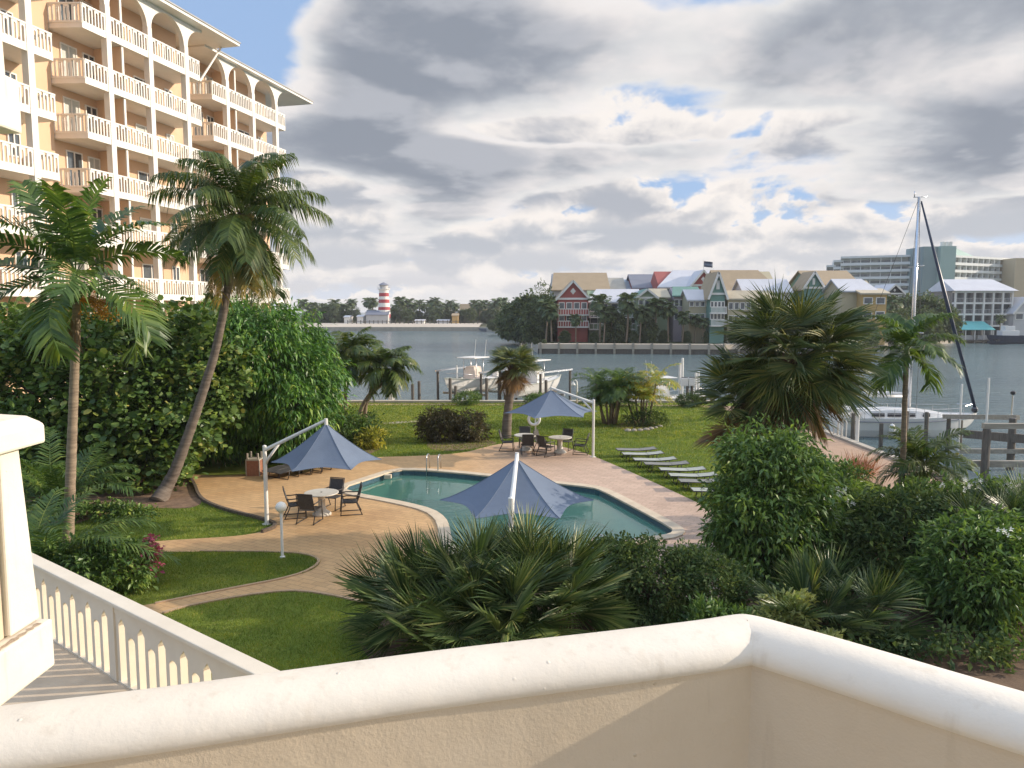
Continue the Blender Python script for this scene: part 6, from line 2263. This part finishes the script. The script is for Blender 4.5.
def motorboat(label, loc, heading, L=6.4, top='T', seed=0):
    r = T('motorboat', label, 'boat', loc, heading)
    m, rub = hull_mesh(L, 2.3, 1.05, sheer=.55)
    m.build('hull', M['gel'], r, smooth=False)
    m = MB()
    for line in rub:
        m.tube(line, .035, 6)
    m.build('rub_rail', M['sling_pale'], r)
    m = MB()
    x = -.2
    V = []
    for z, e, s in ((1.0, .55, 0), (1.75, .5, .0), (2.05, .36, -.12)):
        V += [(x - .5 + s * .2, -e, z), (x + .6 + s, -e, z), (x + .6 + s, e, z), (x - .5 + s * .2, e, z)]
    F = [(3, 2, 1, 0), (8, 9, 10, 11)]
    for j in (0, 4):
        for q in range(4):
            F.append((j + q, j + (q + 1) % 4, j + 4 + (q + 1) % 4, j + 4 + q))
    m.add(V, F)
    m.build('console', M['skin_cover'] if top == 'T' else M['gel'], r, bevel=.06)
    m = MB()
    for sx, sy in ((-.55, -.62), (-.55, .62), (.5, -.62), (.5, .62)):
        m.tube([(x + sx, sy, 1.0), (x + sx * .9, sy * .95, 2.7)], .03, 7)
    m.build('top_legs', M['metal'], r, smooth=True)
    m = MB()
    m.box(x - 1.05, x + 1.05, -.85, .85, 2.705, 2.78)
    m.build('hard_top', M['gel'], r, bevel=.03)
    m = MB()
    for sy in (-.5, .5):
        m.tube([(x - .9, sy, 2.79), (x - 1.1, sy, 4.1)], .014, 5)
    m.build('antennas', M['white'], r)
    m = MB()
    m.box(-L / 2 - .55, -L / 2 - .05, -.22, .22, .75, 1.45)
    m.box(-L / 2 - .38, -L / 2 - .15, -.1, .1, -.1, .745)
    m.build('outboard', M['tint'] if seed % 2 else M['gel'], r, bevel=.06)
    m = MB()
    m.tube([(.2, -1.0, 1.3), (1.6, -.98, 1.55), (L / 2 + .1, -.12, 1.75), (L / 2 + .1, .12, 1.75), (1.6, .98, 1.55), (.2, 1.0, 1.3)], .02, 6)
    m.build('bow_rail', M['metal'], r, smooth=True)
    return r


def boat_lift(loc, heading, label, zb):
    r = T('boat_lift', label, 'boat lift', loc, heading)
    m = MB()
    for x in (-1.4, 1.2):
        m.box(x - .09, x + .09, -1.9, 1.9, zb - .2, zb - .02)
    m.build('cradle_beam', M['metal'], r)
    for sy in (-.6, .6):
        m = MB()
        m.box(-2.2, 2.0, sy - .07, sy + .07, zb - .018, zb + .12)
        m.build('bunk', M['wood_pile'], r)
    for sx in (-2.1, 1.9):
        for sy in (-1.95, 1.95):
            m = MB()
            m.tube([(sx, sy, SEA - .8), (sx, sy, 1.9)], .10, 10)
            m.build('pile', M['wood_pile'], r)
    m = MB()
    for sy in (-1.95, 1.95):
        m.box(-2.4, 2.2, sy - .05, sy + .05, 1.905, 2.02)
    m.build('top_beam', M['metal'], r)
    return r


q = P(472, 390, 58.5)
motorboat('white open motorboat with a hard top raised on a lift left of the sabal trunk', (q[0], 58.5, .2), R(-122), 6.4, 'T', 0)
boat_lift((q[0], 58.5, 0), R(-118), 'steel and timber lift carrying the left motorboat', .30)
q = P(536, 388, 58.5)
motorboat('white motorboat with its stern towards us raised on a lift right of the sabal trunk', (q[0], 58.5, .0), R(52), 6.2, 'C', 1)
boat_lift((q[0], 58.5, 0), R(52), 'steel and timber lift carrying the right motorboat', .12)
q = P(664, 392, 59)
motorboat('white motorboat half hidden behind the yellowing areca palm', (q[0], 59.5, -1.45), R(15), 7.0, 'C', 0)

# sailing yacht moored across the quay
ya, yb = P(829, 427, 46.5), P(975, 419, 46.5)
Lb = float(yb[0] - ya[0])
r_ = T('sailing_yacht', 'white sailing yacht with long low cabin moored stern to the quay', 'yacht', ((ya[0] + yb[0]) / 2, 46.5, SEA - .35), R(-2))
m_, rub = hull_mesh(Lb * .9, 3.1, 1.55, n=19, flare=.9, transom=.72, sheer=.35)
m_.build('hull', M['gel'], r_, smooth=False)
m_ = MB()
for line in rub:
    m_.tube([np.array(p_) - np.array((0, 0, .22)) for p_ in line], .03, 6)
m_.build('stripe', M['bluegrey'] if 'bluegrey' in M else PAL['bluegrey'], r_)
m_ = MB()
V_, F_ = [], []
prof_ = [(-3.0, .45, .1), (-2.8, .62, .42), (-1.2, .68, .5), (.6, .66, .45), (2.0, .55, .26), (3.0, .35, .03)]
for x, b, h in prof_:
    V_ += [(x, -b * 1.45, 1.45), (x, -b * 1.25, 1.5 + h), (x, 0, 1.56 + h * 1.12), (x, b * 1.25, 1.5 + h), (x, b * 1.45, 1.45)]
for i in range(len(prof_) - 1):
    for j in range(4):
        F_.append((i * 5 + j, i * 5 + j + 1, i * 5 + 6 + j, i * 5 + 5 + j))
F_ += [(4, 3, 2, 1, 0), tuple(range(25, 30))]
m_.add(V_, [f[::-1] for f in F_])
cab = m_.build('cabin', M['gel'], r_)
for x0_, x1_ in ((-2.3, -1.55), (-1.35, -.55), (-.3, .3), (.8, 1.2)):
    m_ = MB()
    m_.box(x0_, x1_, -1.0, -.91, 1.62, 1.84)
    m_.build('cabin_window', M['tint'], cab)
m_ = MB()
mz = P(914, 197, 46.5)[2] - (SEA - .35)
mx = float(P(914, 300, 46.5)[0] - r_.location[0])
m_.tube([(mx, 0, 1.6), (mx, 0, mz)], [.13, .10], 10)
m_.tube([(mx - .35, 0, mz - .02), (mx + .45, 0, mz + .02)], .03, 5)
m_.tube([(mx - .3, 0, mz), (mx - .3, 0, mz + .35)], .03, 5)
for z, w in ((mz * .45, 1.3), (mz * .72, .95)):
    m_.tube([(mx, -w, z), (mx, w, z)], .03, 6)
m_.build('mast', M['metal'], r_, smooth=True)
m_ = MB()
bx = float(yb[0] - r_.location[0]) - .1
m_.tube([(mx + .12, 0, mz - .25), (mx + (bx - mx) * .5, 0, mz * .5 + .9), (bx, 0, 1.95)], [.05, .12, .10], 8)
m_.build('furled_sail', M['navy'], r_, smooth=True)
m_ = MB()
m_.tube([(mx - .1, 0, 2.75), (mx - 3.9, 0, 2.85)], [.08, .07], 8)
m_.tube([(mx - .1, 0, 2.9), (mx - 2, 0, 2.98), (mx - 3.8, 0, 2.98)], [.12, .14, .08], 8)
m_.build('boom', M['gel'], r_, smooth=True)
m_ = MB()
for sy in (-1.35, 1.35):
    m_.tube([(mx - .2, sy, 1.6), (mx, sy * .7, mz * .45), (mx, 0, mz)], .012, 4)
m_.tube([(mx, 0, mz), (-Lb * .45, 0, 1.7)], .012, 4)
m_.build('rigging', M['dark_metal'], r_)
m_ = MB()
for sy in (-1.45, 1.45):
    xs = np.linspace(-Lb * .42, Lb * .36, 9)
    w = [1.0 if x < Lb * .1 else 1 - (x - Lb * .1) / (Lb * .62) for x in xs]
    for x, k_ in zip(xs, w):
        m_.tube([(x, sy * k_, 1.5), (x, sy * k_, 2.15)], .015, 5)
    for z in (1.85, 2.14):
        m_.tube([(x, sy * k_, z) for x, k_ in zip(xs, w)], .009, 4)
m_.tube([(bx - .9, -.5, 2.25), (bx - .1, 0, 2.35), (bx - .9, .5, 2.25)], .02, 6)
m_.tube([(-Lb * .43, -1.3, 2.2), (-Lb * .46, 0, 2.25), (-Lb * .43, 1.3, 2.2)], .02, 6)
m_.build('guard_rails', M['metal'], r_)
m_ = MB()
m_.sphere((bx - .05, 0, 1.95), .2, 10)
m_.build('furling_drum', M['tint'], r_)
m_ = MB()
m_.box(-3.9, -3.0, -.9, .9, 2.0, 2.06)
for x in (-3.85, -3.05):
    for sy in (-.85, .85):
        m_.tube([(x, sy, 1.45), (x, sy, 2.0)], .02, 5)
m_.build('spray_hood', M['gel'], r_)
m_ = MB()
m_.sphere((-1.4, -1.7, 1.0), .2, 10, sq=1.5)
m_.build('fender', M['gel'], r_, smooth=True)

# small dinghy inside the quay
q = P(901, 451, 33.5)
r_ = T('dinghy', 'small white dinghy lying beside the quay behind the short palm', 'dinghy', (q[0] + .2, 33.2, SEA - .12), R(0))
m_, rub = hull_mesh(2.6, 1.2, .5, n=11, flare=.9)
m_.build('hull', M['gel'], r_)
m_ = MB()
m_.box(-.3, 0, -.5, .5, .34, .38)
m_.build('thwart', M['wood_dock'], r_)

# boat lift frame and finger pier at the right
for px, yt, Y, lbl in ((987, 429, 33.0, 'thick weathered pile, nearest of the lift frame at the right'), (1013, 418, 36.0, 'thick weathered pile at the right end of the lift frame'), (949, 416, 41.0, 'far left pile of the lift frame right of the yacht bow'), (961, 420, 41.6, 'second far pile of the lift frame right of the yacht bow'),
                       (853.5, 413, 41.0, 'mooring pile against the yacht hull with a fender'), (881.5, 423, 41.0, 'shorter mooring pile against the middle of the yacht hull'), (907, 411, 41.0, 'mooring pile beside the yacht cabin behind the slender palm'), (927, 412, 41.5, 'mooring pile at the yacht foredeck')):
    pile(px, yt, 0, Y, lbl, .17 if Y < 38 else .11)
for px, yt, Y, rr, lbl in ((858, 413, 37.0, .085, 'white pole at the quay edge in front of the yacht stern'), (811, 410, 43.0, .09, 'pale post at the quay edge beside the large fan palm'), (962, 384, 41.0, .05, 'thin white pole near the yacht bow'), (989, 378, 37.0, .05, 'tall thin white pole at the lift frame')):
    pile(px, yt, 0, Y, lbl, rr, 'white', name='quay_pole', cat='pole')
q = P(1013, 395, 37.5)
r_ = T('dock_lamp', 'slim grey dock lamp at the right edge of the lift frame', 'lamp', (q[0], 37.5, SEA))
m_ = MB()
h_ = q[2] - SEA
m_.tube([(0, 0, 0), (0, 0, h_)], [.05, .04], 8)
m_.build('post', M['metal'], r_)
m_ = MB()
m_.lathe([(.05, 0), (.12, .05), (.12, .16), (.03, .22)], 10, (0, 0, h_))
m_.build('lamp_head', M['tint'], r_)
r_ = T('timber_lift', 'weathered timber lift frame with cross beams over the water at the right', 'boat lift', (21.5, 34, SEA))
o_ = r_.location[:]
for (a, Ya), (b, Yb), y0, y1, w, h, mt in (((983, 33), (1050, 33), 426, 426, .2, .24, 'wood_dock'), ((944, 41), (1018, 36.3), 416.5, 417.5, .2, .24, 'wood_dock'), ((966, 40), (1050, 33.4), 434, 441, .3, .42, 'wood_pile'), ((962, 38), (1040, 35), 451, 451, .5, .22, 'wood_dock'), ((972, 33.4), (1050, 32.6), 463.5, 464, .25, .28, 'wood_dock')):
    m_ = MB()
    m_.bar(P(a, y0, Ya), P(b, y1, Yb), w, h)
    m_.build('beam', M[mt], r_, origin=o_)
for px, Y, y in ((1013, 36.4, 452),):
    m_ = MB()
    m_.tube([P(px, 448, Y), P(px, 456, Y)], .09, 8)
    m_.build('pulley', M['tint'], r_, origin=o_)
r_ = T('finger_pier', 'short pale boarded pier reaching out from the quay at the right edge', 'pier', (19.6, 27.2, SEA))
o_ = r_.location[:]
m_ = MB()
for i, x in enumerate(np.arange(17.15, 24, .16)):
    m_.box(x, x + .145, 26.0, 28.1, -.10, -.05 + .006 * (i % 3))
m_.build('boards', M['wood_dock'], r_, origin=o_)
m_ = MB()
for y in (26.1, 27.9):
    m_.box(17.15, 24, y - .06, y + .06, -.32, -.105)
m_.build('joists', M['wood_pile'], r_, origin=o_)
for x in (19.5, 22.5):
    for y in (26.25, 27.75):
        m_ = MB()
        m_.tube([(x, y, SEA - .8), (x, y, -.325)], .11, 10)
        m_.build('pile', M['wood_pile'], r_, origin=o_)
# dock ladder hoops at the quay edge
q = G(848, 447)
r_ = T('quay_ladder', 'white hooped ladder at the quay edge near the yacht stern', 'ladder', (17.05, 37.9, .12))
for k_, y in enumerate((0, .45, .9)):
    m_ = MB()
    m_.tube([(-.12, y, 0), (-.12, y, .75), (.0, y, .95), (.14, y, .75), (.14, y, -1.3)], .03, 8)
    m_.build('rail', M['white'], r_, smooth=True)
for z in (-.1, -.4, -.7, -1.0):
    m_ = MB()
    m_.tube([(.14, 0, z), (.14, .9, z)], .025, 6)
    m_.build('rung', M['white'], r_)

# small craft far off at the right
q = P(1006, 332, 182)
r_ = T('moored_cruiser', 'dark hulled work boat with white superstructure moored beside the boathouse', 'boat', (q[0], 182, SEA - .3), R(180))
m_, rub = hull_mesh(8.5, 3.0, 2.3, n=13)
m_.build('hull', M['navy'], r_)
m_ = MB()
m_.box(-2.6, 1.6, -1.1, 1.1, 2.2, 3.5).box(-1.6, .8, -.9, .9, 3.51, 4.6)
m_.build('superstructure', M['gel'], r_, bevel=.08)
m_ = MB()
m_.box(-2.2, 1.2, -1.13, -1.105, 2.8, 3.2)
m_.build('windows', M['tint'], r_)
q = P(986, 342, 182)
r_ = T('small_launch', 'small dark launch in front of the aqua roofed boathouse', 'boat', (q[0], 178, SEA - .1), R(175))
m_, rub = hull_mesh(4.2, 1.5, .8, n=11)
m_.build('hull', M['navy'], r_)
m_ = MB()
m_.box(-.6, .3, -.4, .4, .7, 1.3)
m_.build('console', M['tint'], r_)
q = P(488, 330, 292)
r_ = T('small_launch', 'small grey launch at the end of the far beach', 'boat', (q[0], 296, SEA - .1), R(185))
m_, rub = hull_mesh(7, 2.2, 1.2, n=11)
m_.build('hull', PAL['bluegrey'], r_)
m_ = MB()
m_.box(-1.2, .8, -.7, .7, 1.1, 2.1)
m_.build('wheelhouse', PAL['palewall'], r_)

# ------------------------------------------------------------------ the air: far things pale a little
m_ = MB()
m_.box(-700, 700, -30, 800, -3.2, 60)
hz_ = bpy.data.materials.new('haze')
hz_.use_nodes = True
k_ = NT(hz_.node_tree)
v_ = k_.n('ShaderNodeVolumePrincipled', {'Color': (.93, .95, 1.0, 1), 'Density': .00022, 'Anisotropy': .2})
k_.n('ShaderNodeOutputMaterial', {1: (v_, 0)})
tag(m_.build('haze', hz_), kind='stuff')
